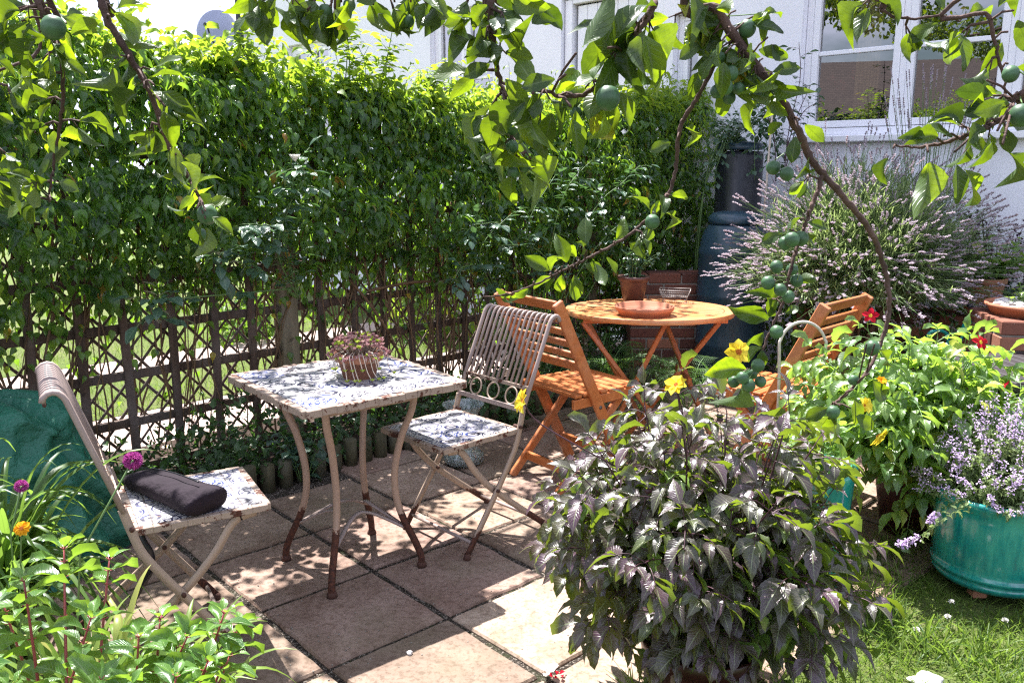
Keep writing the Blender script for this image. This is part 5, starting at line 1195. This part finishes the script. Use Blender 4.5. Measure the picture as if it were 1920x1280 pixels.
p = ground(768, 1226, 0); rock('pebble', 'small pale snail sized pebble on the shaded slab', (p[0], p[1], .006), (.011, .008, .007))
p = ground(1045, 1272, 0); PT = thing('fallen_petals', 'small red and white fallen petals on the slab at the bottom edge', 'petals', (p[0], p[1], .004))
f = Fol()
for q in range(5): o = rsph(1)[0]; o[2] *= .2; f.add(tps, [(random.uniform(-.015, .015), random.uniform(-.01, .01), .004)], [o], [(0, 0, 1)], .018)
f.build('red_petal', M['red'], PT); f = Fol()
for q in range(5): o = rsph(1)[0]; o[2] *= .2; f.add(tps, [(random.uniform(-.04, -.01), random.uniform(-.0, .03), .004)], [o], [(0, 0, 1)], .03)
f.build('white_petal', M['white_petal'], PT)

# ------------------------------------------------------------------ strap leaves, alliums and shrub at the lower left
tpst = leaf_tpl(10, 1, .045, .25, .35, .0, 0, 0, 1.0)
def strap(fo, base, d, L, w_, droop, rnd):
    """one long arching blade"""
    n_ = 12; d = Vector(d); P = []; hz = Vector((d.x, d.y, 0)); 
    for i in range(n_ + 1):
        t = i / n_; P.append(Vector(base) + Vector((d.x * L * t, d.y * L * t, d.z * L * 1.75 * (t - droop * t * t))))
    s = hz.cross(Vector((0, 0, 1))); s = s.normalized() if s.length > .01 else Vector((1, 0, 0)); V, UV, Fs = [], [], []
    for i, p in enumerate(P):
        t = i / n_; ww = w_ * (math.sin(min(1, t * 4 + .4) * 1.57)) * (1 - t ** 3) + .0005
        for j in (-1, 0, 1): V.append(p + s * j * ww + Vector((0, 0, abs(j) * ww * .5))); UV.append((.5 + j * .5, t))
    for i in range(n_):
        for j in range(2): a = i * 3 + j; Fs.append((a, a + 1, a + 4, a + 3))
    V = np.array([tuple(v_) for v_ in V]); UV = np.array(UV); Fs = np.array(Fs)
    fo.V.append(V); fo.UV.append(UV[Fs.ravel()]); fo.Fq.append(Fs + fo.n); fo.RN.append(np.full(len(V), rnd)); fo.n += len(V)
ST = thing('strap_leaved_lily', 'clump of long arching green strap leaves at the left edge', 'lily clump', (-1.50, 2.10, 0)); fo = Fol()
for k in range(260):
    a = random.uniform(-1.6, 2.2); L = random.uniform(.65, 1.05); sp_ = random.uniform(.15, .85); z_ = random.uniform(1.0, 1.35)
    strap(fo, (random.uniform(-.14, .12), random.uniform(-.12, .12), 0), (math.cos(a) * sp_, math.sin(a) * sp_, z_), L * .72, random.uniform(.008, .017), random.uniform(.55, 1.0), random.random() * .45)
fo.build('foliage', M['strap_leaf'], ST)
S2 = thing('strap_leaved_lily', 'yellow green fine strap leaves behind the red stemmed shrub', 'lily clump', (-.90, 1.78, 0)); fo = Fol()
for k in range(190):
    a = random.uniform(-1.4, 3.9); L = random.uniform(.45, .80); sp_ = random.uniform(.2, .95)
    strap(fo, (random.uniform(-.15, .10), random.uniform(-.1, .1), 0), (math.cos(a) * sp_, math.sin(a) * sp_ * .8, random.uniform(1.0, 1.35)), L * .56, random.uniform(.007, .012), random.uniform(.45, .8), .6 + random.random() * .4)
fo.build('foliage', M['strap_leaf'], S2)
AG = 'magenta drumstick alliums'
for (u, v, y, bu, bv, r_, l_) in ((249, 863, 1.75, 150, 1040, .019, 'magenta drumstick allium leaning before the metal chair, the larger one'), (40, 911, 1.95, 20, 1000, .015, 'smaller magenta drumstick allium at the left edge')):
    p = Vector(at(u, v, y)); q = Vector(at(bu, bv, y)); bs = q + (q - p) * 1.0; bs.z = 0; bs.x = q.x - (p.x - q.x) * .6
    t = thing('allium', l_, 'allium', bs, 0, AG); b = MB(); b.tube([Vector((0, 0, 0)), (q - bs) * 1.0, p - bs], .0022, 6); b.build('stem', M['gstem'], t)
    f = Fol(); k = 420; o = rsph(k); f.add(leaf_tpl(2, 1, .35, .7, .3, -.1), np.array(p - bs) + o * r_ * .55, o, rsph(k), r_ * .55); f.build('flower_head', M['magenta'], t)
p = Vector(at(40, 990, 1.85)); OF = thing('orange_flower', 'single orange helenium flower among the strap leaves', 'flower', (p.x - .05, p.y, 0)); b = MB(); b.tube(spline([(0, 0, 0), (.02, 0, p.z * .6), tuple(p - Vector((p.x - .05, p.y, 0)))], 5), .0018, 5); b.build('stem', M['gstem'], OF)
flower8(OF, p - Vector((p.x - .05, p.y, 0)), (.3, -.8, .5), .021, M['orange'], M['centre'], 'flower', 10, -.1)
# red stemmed shrub
FS = thing('red_stemmed_shrub', 'glossy green shrub with red stems in the bottom left corner', 'shrub', (-.72, 1.15, 0)); o_ = Vector((-.72, 1.15, 0)); b = MB(); fo = Fol()
tpf = leaf_tpl(8, 2, .52, .42, .14, .30, .05, 0, 1.3); tpf2 = leaf_tpl(8, 2, .48, .42, .3, .12, .05, .03, 1.3, .2)
tips = [(120, 1030, 1.35), (205, 1050, 1.4), (45, 1090, 1.25), (150, 1110, 1.3), (230, 1130, 1.3), (300, 1160, 1.3), (80, 1160, 1.2), (420, 1150, 1.3), (350, 1195, 1.25), (450, 1170, 1.35), (200, 1200, 1.2), (20, 1200, 1.15), (130, 1230, 1.15), (280, 1240, 1.2), (390, 1240, 1.2), (330, 1270, 1.15), (60, 1260, 1.1), (190, 1275, 1.1), (5, 1130, 1.3), (100, 1075, 1.35), (250, 1090, 1.4), (170, 1160, 1.2), (-40, 1150, 1.2), (-60, 1250, 1.1), (240, 1290, 1.1), (430, 1230, 1.25), (370, 1290, 1.15), (60, 1120, 1.3), (210, 1095, 1.3), (330, 1215, 1.28), (110, 1190, 1.2), (260, 1195, 1.25), (20, 1290, 1.1), (120, 1300, 1.08)]
for (u, v, y) in tips:
    if v < 1125 and (u, v) not in ((120, 1030), (205, 1050), (45, 1090), (230, 1095)): continue
    if (u * 7 + v) % 4 == 0 and u < 300: continue
    e = pix(u, v, y) - o_; st = Vector((random.uniform(-.15, .15), random.uniform(-.1, .1), 0)); m_ = st.lerp(e, .6) + Vector((0, .0, .06)); P = spline([st, m_, e], 8); b.tube(P, lerp_r(.0045, .0014, len(P)), 6)
    for q in range(6, len(P)):
        if q % 2 and q < len(P) - 2: continue
        tan = (P[q] - P[q - 1]).normalized(); an = q * 1.57 / 2 + u; top = q >= len(P) - 1
        for s_ in (0, 2.09, 4.19) if not top else (0, 1.57, 3.14, 4.71):
            o = Vector((math.cos(an + s_), math.sin(an + s_), 0)); o = (o - tan * o.dot(tan)).normalized(); d = (o + tan * (.35 if not top else .9)).normalized(); pe = P[q] + d * .008
            b.tube([P[q], pe], .0009, 4)
            fo.add(tpf if random.random() < .5 else tpf2, [tuple(pe)], [tuple(d)], [tuple(tan + Vector((0, 0, .6)))], random.uniform(.040, .064) * (.6 if top else 1), [random.random() * .8 if not top else .95])
b.build('stem', M['rstem'], FS); fo.build('foliage', M['fuchsia_leaf'], FS)

# ------------------------------------------------------------------ plum tree: trunk outside the frame, boughs reaching over the patio
PL = thing('plum_tree', 'plum tree boughs with green plums hanging across the top of the view', 'plum tree', (1.45, -.55, 0)); o_ = Vector((1.45, -.55, 0))
b = MB(); tr_ = spline([(0, 0, -.05), (.03, .02, .6), (-.03, .05, 1.3), (-.12, .18, 1.9)], 6); b.tube(tr_, lerp_r(.10, .065, len(tr_)), 14)
b.build('trunk', M['bark_big'], PL)
tpp = leaf_tpl(11, 3, .52, .58, .12, .22, .03, .03, .8); tpp2 = leaf_tpl(11, 3, .48, .54, .42, .42, .03, .035, .85, .22); tpp3 = leaf_tpl(11, 3, .50, .5, .70, .65, .03, .05, .9, .45)
PLUMN = [0]
def plum(parent, c, r_, b=None, from_=None):
    m_ = MB(); prof = []
    for k in range(13):
        t = math.pi * k / 12; rr = math.sin(t) * r_; zz = -math.cos(t) * r_ * 1.06
        if k > 10: zz -= r_ * .05 * (k - 10)
        prof.append((max(rr, .0002), zz))
    m_.lathe(prof, 20); o = m_.build('plum', M['plum'], parent, 0, tuple(c), (random.uniform(-.3, .3), random.uniform(-.3, .3), random.uniform(0, 6)))
    if b is not None and from_ is not None: b.tube(spline([from_, from_.lerp(c, .4) + Vector((0, 0, .004)), c + Vector((0, 0, r_ * .95))], 3), .0009, 4)
def hang_leaf(fo, p, d, L, b=None, up=None, rnd=None):
    d = d.normalized(); pe = p + d * .012 + Vector((0, 0, -.003))
    if b is not None: b.tube([p, pe], .0011, 4)
    tp = random.choice((tpp, tpp2, tpp2, tpp3)); fo.add(tp, [tuple(pe)], [tuple(d)], [tuple(up if (up and random.random() < .6) else Vector((random.uniform(-1, 1), random.uniform(-1, 1), random.uniform(.0, 1))))], L * .92, [random.random() ** 1.3 if rnd is None else rnd * random.uniform(.3, 1)])
def bough(pts, r0, r1, leafn, L, plums=(), extra=(), root=None, leafr=(0., 1.), sub=()):
    """pts: (u, v, y) along the bough; root: where it joins the crown above the frame"""
    P = [pix(*q) - o_ for q in pts]
    if root is not None: P = [Vector(q) for q in root] + P
    S = spline(P, 8); k0 = 8 * len(root) if root is not None else 0
    S = [q + Vector((random.uniform(-1, 1), random.uniform(-1, 1), random.uniform(-1, 1))) * .0015 for q in S]
    b = MB(); n_ = len(S); rr = [r0 * (1 + (.8 if root is not None and i < k0 else 0) * (1 - i / max(1, k0))) + (r1 - r0) * max(0, i - k0) / max(1, n_ - 1 - k0) for i in range(n_)]
    rr = [q * (1 + .22 * (i % 4 == 0)) for i, q in enumerate(rr)]
    b.tube(S, rr, 9)
    fo = Fol(); vis = S[k0:] if root is not None else S; nv = len(vis)
    bo = b
    for k in range(leafn):
        t = leafr[0] + (leafr[1] - leafr[0]) * (k + random.random()) / leafn; i = min(int(t * (nv - 1)), nv - 2); p = vis[i].lerp(vis[i + 1], t * (nv - 1) - i); tan = (vis[i + 1] - vis[i]).normalized()
        a = random.uniform(0, 6.28); side = tan.orthogonal().normalized(); side = side * math.cos(a) + tan.cross(side) * math.sin(a); sp_ = p + side * random.uniform(.008, .025); b.tube([p, p.lerp(sp_, .6), sp_], [.0024, .002, .0022], 5)
        for q in range(random.choice((2, 3, 3, 4))):
            d = side * .6 + Vector((random.uniform(-.8, .8), random.uniform(-.6, .6), random.uniform(-1.2, .3))) + tan * .2; hang_leaf(fo, sp_, d, L * random.uniform(.65, 1.12), b)
    for (u, v, y, du, dv, Lk) in extra:
        p = pix(u, v, y) - o_; e = pix(u + du, v + dv, y + random.uniform(-.02, .02)) - o_; j = min(range(nv), key=lambda i: (vis[i] - p).length); 
        if (vis[j] - p).length > .01: b.tube([vis[j], vis[j].lerp(p, .5) + Vector((0, 0, .004)), p], .0016, 5)
        face = Vector((random.uniform(-.5, .5), -1, random.uniform(.2, .8))); hang_leaf(fo, p, e - p, (e - p).length * .86 if Lk == 0 else Lk * .9, None, face, .3 + .6 * random.random())
    o = b.build('branch', M['bark'], PL)
    if fo.n: fo.build('foliage', M['plum_leaf'], o)
    for (u, v, y, rp) in plums:
        b2 = MB()
        c = pix(u, v, y) - o_; r_ = rp / FPX * y * .92; j = min(range(nv), key=lambda i: (vis[i] - c).length + max(0, c.z - vis[i].z) * 2); plum(o, c, r_, b2, vis[j]); b2.build('fruit_stalk', M['gstem'], o)
    return o
CR = lambda x, y, z: Vector((x - 1.45, y + .55, z))
# the strong bough from top centre to lower right
bough([(1300, -60, 1.50), (1345, 20, 1.5), (1400, 100, 1.5), (1450, 165, 1.5), (1490, 230, 1.52), (1515, 290, 1.54), (1542, 325, 1.55), (1595, 385, 1.56), (1635, 440, 1.58), (1658, 500, 1.6), (1668, 565, 1.6), (1660, 620, 1.6), (1630, 690, 1.58), (1590, 735, 1.55), (1560, 760, 1.53)], .0085, .0024, 20, .060,
      plums=[(1345, 107, 1.48, 15), (1370, 138, 1.46, 15), (1359, 163, 1.45, 16), (1399, 151, 1.5, 13), (1384, 166, 1.47, 12), (1344, 172, 1.5, 13), (1367, 183, 1.5, 13), (1401, 54, 1.5, 17), (1431, 39, 1.52, 14), (1450, 314, 1.5, 14), (1475, 326, 1.48, 14), (1635, 652, 1.55, 16), (1562, 772, 1.5, 14), (1600, 712, 1.55, 11)],
      extra=[(1370, 60, 1.45, -45, 60, 0), (1345, 90, 1.45, -38, 58, 0), (1330, 70, 1.5, -60, 35, 0), (1360, 100, 1.42, -10, 80, 0), (1410, 90, 1.5, 60, 5, 0), (1400, 60, 1.5, 40, -50, 0), (1430, 110, 1.52, 15, 60, 0), (1350, 150, 1.5, 10, 75, 0), (1320, 120, 1.5, -30, 60, 0), (1380, 20, 1.5, -50, 40, 0), (1415, 30, 1.5, 60, -20, 0), (1440, 70, 1.5, 35, 45, 0),
             (1500, 225, 1.5, 46, 34, 0), (1495, 240, 1.48, -12, 62, 0), (1480, 222, 1.5, -42, 20, 0), (1640, 645, 1.5, 50, 45, 0), (1625, 645, 1.5, -70, 25, 0), (1600, 730, 1.5, 15, 70, 0), (1575, 760, 1.5, -35, 50, 0), (1595, 765, 1.5, 50, 40, 0), (1560, 770, 1.5, 15, 60, 0), (1630, 700, 1.5, 45, 60, 0), (1565, 755, 1.5, -60, 30, 0)],
      root=[(-.12, .18, 1.86), (-.42, .7, 2.45), (-.95, 1.55, 2.35)], leafr=(.0, .22))
bough([(1542, 325, 1.55), (1530, 365, 1.54), (1518, 400, 1.53), (1500, 445, 1.52), (1482, 505, 1.5), (1470, 560, 1.5), (1452, 605, 1.5), (1432, 650, 1.5), (1415, 690, 1.5)], .0042, .0018, 2, .05,
      plums=[(1485, 449, 1.48, 15), (1502, 447, 1.5, 15), (1472, 456, 1.5, 14), (1456, 500, 1.48, 13), (1440, 530, 1.47, 14), (1463, 543, 1.46, 13), (1494, 526, 1.5, 13), (1478, 556, 1.48, 13), (1485, 505, 1.53, 12), (1456, 622, 1.49, 14), (1421, 685, 1.47, 14), (1392, 708, 1.46, 13), (1404, 722, 1.47, 14), (1426, 715, 1.48, 12), (1376, 715, 1.5, 13), (1410, 700, 1.52, 12)],
      extra=[(1515, 395, 1.5, -35, 25, .05), (1500, 410, 1.5, 60, 15, 0), (1480, 430, 1.5, -55, 20, 0), (1505, 430, 1.5, 35, 30, 0), (1490, 470, 1.5, 15, 50, 0), (1455, 560, 1.5, -35, -25, 0), (1450, 600, 1.5, -85, -30, 0), (1440, 610, 1.5, -45, 50, 0), (1430, 640, 1.5, -5, 60, 0), (1460, 590, 1.5, 40, -20, 0), (1440, 645, 1.5, -40, 15, 0), (1410, 690, 1.5, -90, -5, 0), (1390, 700, 1.48, 5, 80, 0), (1470, 545, 1.53, -35, 40, 0), (1448, 560, 1.52, -5, 45, 0)])
# right bough
bough([(2010, 120, 1.05), (1960, 170, 1.08), (1915, 198, 1.1), (1870, 228, 1.12), (1830, 248, 1.15), (1780, 265, 1.18), (1730, 275, 1.2), (1680, 275, 1.22)], .0052, .0014, 4, .055, plums=[(1895, 139, 1.1, 16), (1915, 216, 1.05, 22)],
      extra=[(1740, 285, 1.15, 5, 115, 0), (1790, 285, 1.1, 20, 95, .066), (1800, 300, 1.12, 60, 90, 0), (1870, 245, 1.05, -40, 70, 0), (1880, 270, 1.0, 70, 70, 0), (1675, 278, 1.2, -35, 55, .045), (1800, 262, 1.15, -60, -38, .05), (1770, 255, 1.15, -45, -10, .05), (1850, 230, 1.1, 20, 60, 0), (1830, 250, 1.1, -30, 50, .05), (1745, 262, 1.15, -40, -22, .04), (1850, 150, 1.1, -20, 40, .045), (1900, 180, 1.08, -60, 25, .05)],
      root=[(-.12, .18, 1.86), (-.30, .55, 2.1), (-.35, 1.1, 1.95)], leafr=(.25, .6))
bough([(1835, -30, 1.2), (1855, 30, 1.2), (1868, 90, 1.2), (1882, 150, 1.2), (1885, 190, 1.2)], .0032, .0014, 3, .05, extra=[(1880, 160, 1.2, 0, 60, .05), (1890, 60, 1.2, -50, 80, .06), (1860, 20, 1.2, 60, -50, .06), (1900, 20, 1.15, 25, 50, .06), (1885, 185, 1.2, -60, 20, .04), (1890, 120, 1.2, 40, 10, .05)], root=[(-.12, .18, 1.86), (-.28, .8, 2.35), (-.32, 1.4, 2.05)])
bough([(1680, -60, 1.3), (1660, -5, 1.3), (1655, 20, 1.3), (1700, 35, 1.3), (1770, 30, 1.3), (1800, 40, 1.3)], .0026, .0014, 2, .05, extra=[(1795, 42, 1.3, 25, 75, .070), (1790, 45, 1.3, -5, 85, .068), (1775, 32, 1.3, -60, 30, .058), (1775, 30, 1.3, -20, -55, .05), (1800, 35, 1.3, 55, -30, .055)], root=[(-.12, .18, 1.86), (-.5, .9, 2.5), (-.9, 1.5, 2.3)])
# centre boughs
bough([(1245, -60, 1.05), (1225, 10, 1.05), (1195, 60, 1.05), (1165, 110, 1.06), (1130, 155, 1.06), (1080, 182, 1.06), (1020, 172, 1.05), (990, 165, 1.05)], .0042, .0018, 9, .062, plums=[(1140, 184, 1.0, 24), (1205, 92, 1.1, 14), (1080, 212, 1.08, 12)],
      extra=[(1080, 100, 1.0, 75, -100, .085), (1140, 90, 1.02, 60, -90, .085), (1200, 40, 1.0, 40, 110, .085), (1215, 30, 1.02, -30, 120, .085), (1000, 175, 1.0, -85, 60, .075), (1080, 180, 1.0, -10, 110, .07), (1120, 170, 1.02, 30, 100, .06), (1060, 140, 1.0, -55, 10, .05), (1070, 200, 1.0, 20, 80, .055), (1150, 150, 1.05, 40, 80, .06), (1010, 170, 1.02, -30, -50, .055), (1180, 60, 1.05, 60, 70, .065), (1040, 190, 1.05, -20, 75, .055), (1100, 180, 1.08, 60, 40, .05), (1170, 20, 1.05, -40, 50, .06)],
      root=[(-.12, .18, 1.86), (-.7, .7, 2.45), (-1.15, 1.25, 2.15)])
bough([(915, -70, 1.1), (918, 0, 1.1), (925, 70, 1.12), (935, 140, 1.14), (950, 200, 1.16), (960, 250, 1.18), (970, 300, 1.2)], .0042, .0018, 14, .056, plums=[(962, 62, 1.12, 16), (958, 236, 1.16, 19), (962, 322, 1.15, 12), (984, 312, 1.15, 12), (975, 250, 1.2, 14), (960, 275, 1.15, 13), (975, 322, 1.2, 11)],
      extra=[(930, 60, 1.1, -60, 40, 0), (935, 110, 1.1, -65, 25, 0), (935, 130, 1.1, 60, 70, 0), (925, 20, 1.1, 60, 10, 0), (920, 30, 1.1, -25, 60, 0), (970, 300, 1.15, 30, 70, 0), (965, 310, 1.15, -15, 65, 0), (975, 305, 1.15, 65, 35, 0), (945, 190, 1.1, -40, 80, 0), (960, 220, 1.1, 60, 60, 0), (930, 90, 1.1, 70, 10, 0), (925, 40, 1.12, 70, 70, 0), (950, 180, 1.1, 45, 90, 0), (930, -5, 1.1, -50, 40, 0)],
      root=[(-.12, .18, 1.86), (-.9, .6, 2.5), (-1.4, 1.25, 2.2)])
bough([(1340, 120, 1.55), (1310, 180, 1.56), (1275, 240, 1.58), (1268, 310, 1.6), (1250, 370, 1.6), (1210, 415, 1.6), (1165, 450, 1.6), (1110, 480, 1.6), (1060, 505, 1.6), (1010, 530, 1.6), (950, 552, 1.6), (905, 556, 1.6)], .0042, .0013, 5, .05, plums=[(1223, 416, 1.56, 15)],
      extra=[(1100, 470, 1.55, -5, -65, .068), (1065, 500, 1.55, -20, -75, .068), (1040, 510, 1.55, -55, -35, .066), (1110, 480, 1.55, 30, 60, .06), (1075, 500, 1.55, 10, 75, .07), (1030, 515, 1.55, 10, -40, .045), (1150, 455, 1.55, 30, -50, .05), (1170, 445, 1.58, 40, 30, .05), (1225, 400, 1.58, -30, -45, .055), (1240, 390, 1.58, 50, 30, .055), (1275, 230, 1.55, 50, 30, .055), (1270, 260, 1.55, -45, 15, .05), (1000, 530, 1.55, -30, 25, .04), (1085, 490, 1.55, 50, 15, .055), (1055, 500, 1.55, -5, 40, .05), (1220, 410, 1.58, -15, 50, .05), (1130, 470, 1.58, 30, 35, .045)], leafr=(.3, 1))
# left boughs
bough([(160, -90, 1.35), (182, -20, 1.35), (205, 45, 1.35), (245, 110, 1.36), (283, 175, 1.38), (305, 245, 1.4), (335, 305, 1.42), (360, 345, 1.43), (378, 380, 1.44)], .0065, .0022, 7, .055, plums=[(388, 402, 1.42, 20), (262, 150, 1.4, 11), (376, 440, 1.45, 13)],
      extra=[(290, 160, 1.3, 85, 60, .07), (300, 190, 1.3, 30, 85, .075), (305, 240, 1.35, -95, 35, .065), (280, 130, 1.35, 60, -40, .06), (240, 110, 1.33, -60, -20, .06), (215, 110, 1.33, -20, 70, .06), (270, 150, 1.3, 80, -40, .055), (310, 200, 1.3, 85, 30, .06), (330, 290, 1.35, 55, 55, .06), (320, 250, 1.35, 20, 90, .065), (375, 385, 1.4, 60, -20, .05), (385, 395, 1.35, 45, 30, .055), (370, 390, 1.4, -60, 5, .045), (360, 350, 1.4, 50, -40, .045), (340, 310, 1.4, -50, 30, .045), (205, 30, 1.3, -55, 15, .06), (205, 20, 1.35, 55, -25, .06), (380, 400, 1.4, -15, 60, .055), (385, 410, 1.4, 10, 90, .06), (270, 165, 1.35, -55, 30, .06)],
      root=[(-.12, .18, 1.86), (-1.1, .3, 2.7), (-2.0, .95, 2.6)], leafr=(.1, .95))
bough([(55, -70, 1.3), (70, 0, 1.3), (90, 50, 1.32), (112, 90, 1.34), (118, 170, 1.36), (112, 240, 1.38), (100, 310, 1.4), (92, 380, 1.4)], .0045, .0016, 13, .05, plums=[(100, 52, 1.28, 23)],
      extra=[(70, 30, 1.3, -50, 45, .06), (75, 60, 1.3, -45, 55, .06), (100, 20, 1.3, 50, 20, .06), (40, 40, 1.3, -40, 40, .05), (110, 100, 1.3, 60, 45, .045), (95, 375, 1.35, -15, 40, .04), (100, 330, 1.38, 40, 20, .045), (100, 330, 1.38, -45, 20, .045), (20, 20, 1.3, -30, 70, .06)],
      root=[(-.12, .18, 1.86), (-1.2, .2, 2.75), (-2.15, .9, 2.6)])
bough([(1000, -75, 1.3), (880, -40, 1.3), (780, -25, 1.3), (700, -12, 1.3), (620, -10, 1.3), (540, -12, 1.3), (470, -20, 1.3)], .005, .002, 26, .052, plums=[(765, 40, 1.3, 12), (610, 22, 1.3, 14), (655, 10, 1.3, 12)],
      extra=[(480, -5, 1.3, 15, 50, .05), (520, -5, 1.3, -15, 50, .05), (560, 0, 1.3, 20, 55, .055), (590, 5, 1.3, 20, 60, .055), (640, 5, 1.3, -15, 50, .05), (700, 10, 1.3, 40, 45, .05), (740, 5, 1.3, 25, 60, .05), (770, 5, 1.3, -20, 50, .04), (500, -5, 1.3, 45, 40, .05)],
      root=[(-.12, .18, 1.86), (-.9, .55, 2.6), (-1.3, 1.3, 2.35)])
bough([(30, -60, 1.5), (-10, 150, 1.5), (-30, 300, 1.5), (-25, 350, 1.5)], .003, .0015, 8, .05, extra=[(-10, 330, 1.5, 25, 80, .06), (-20, 200, 1.5, 50, 30, .04), (-20, 100, 1.5, 60, 40, .05)], root=[(-.12, .18, 1.86), (-1.2, .2, 2.8), (-2.3, 1.0, 2.6)])

# the long high bough that reaches over the hedge and throws the leafy shade on the patio
b = MB(); S = spline([CR(1.33, -.37, 1.86), CR(.2, .4, 2.9), CR(-1.2, 1.6, 3.3), CR(-2.4, 2.75, 3.0), CR(-1.7, 3.55, 2.95), CR(-.9, 4.3, 2.95), CR(.1, 5.3, 3.0)], 8); b.tube(S, lerp_r(.03, .008, len(S)), 8)
o = b.build('branch', M['bark'], PL); n_ = 3000; x = rng.uniform(-2.9, .5, n_); kk = rng.uniform(4.7, 5.55, n_) + .1 * vnoise(x * 4, x * 0, 1); z = 2.78 + .35 * rng.random(n_) ** 1.3
keep = vnoise(x * 3.5, kk * 4.5, 2) > -.55
fo = Fol(); fo.add(tpl := leaf_tpl(4, 1, .56, .5, .2, .3), (np.stack([x, x + kk, z], 1) - np.array([1.45, -.55, 0]))[keep], (rsph(n_) + [0, 0, -.4])[keep], (rsph(n_) + [0, 0, .6])[keep], rng.uniform(.05, .08, n_)[keep]); fo.build('foliage', M['plum_leaf'], o)
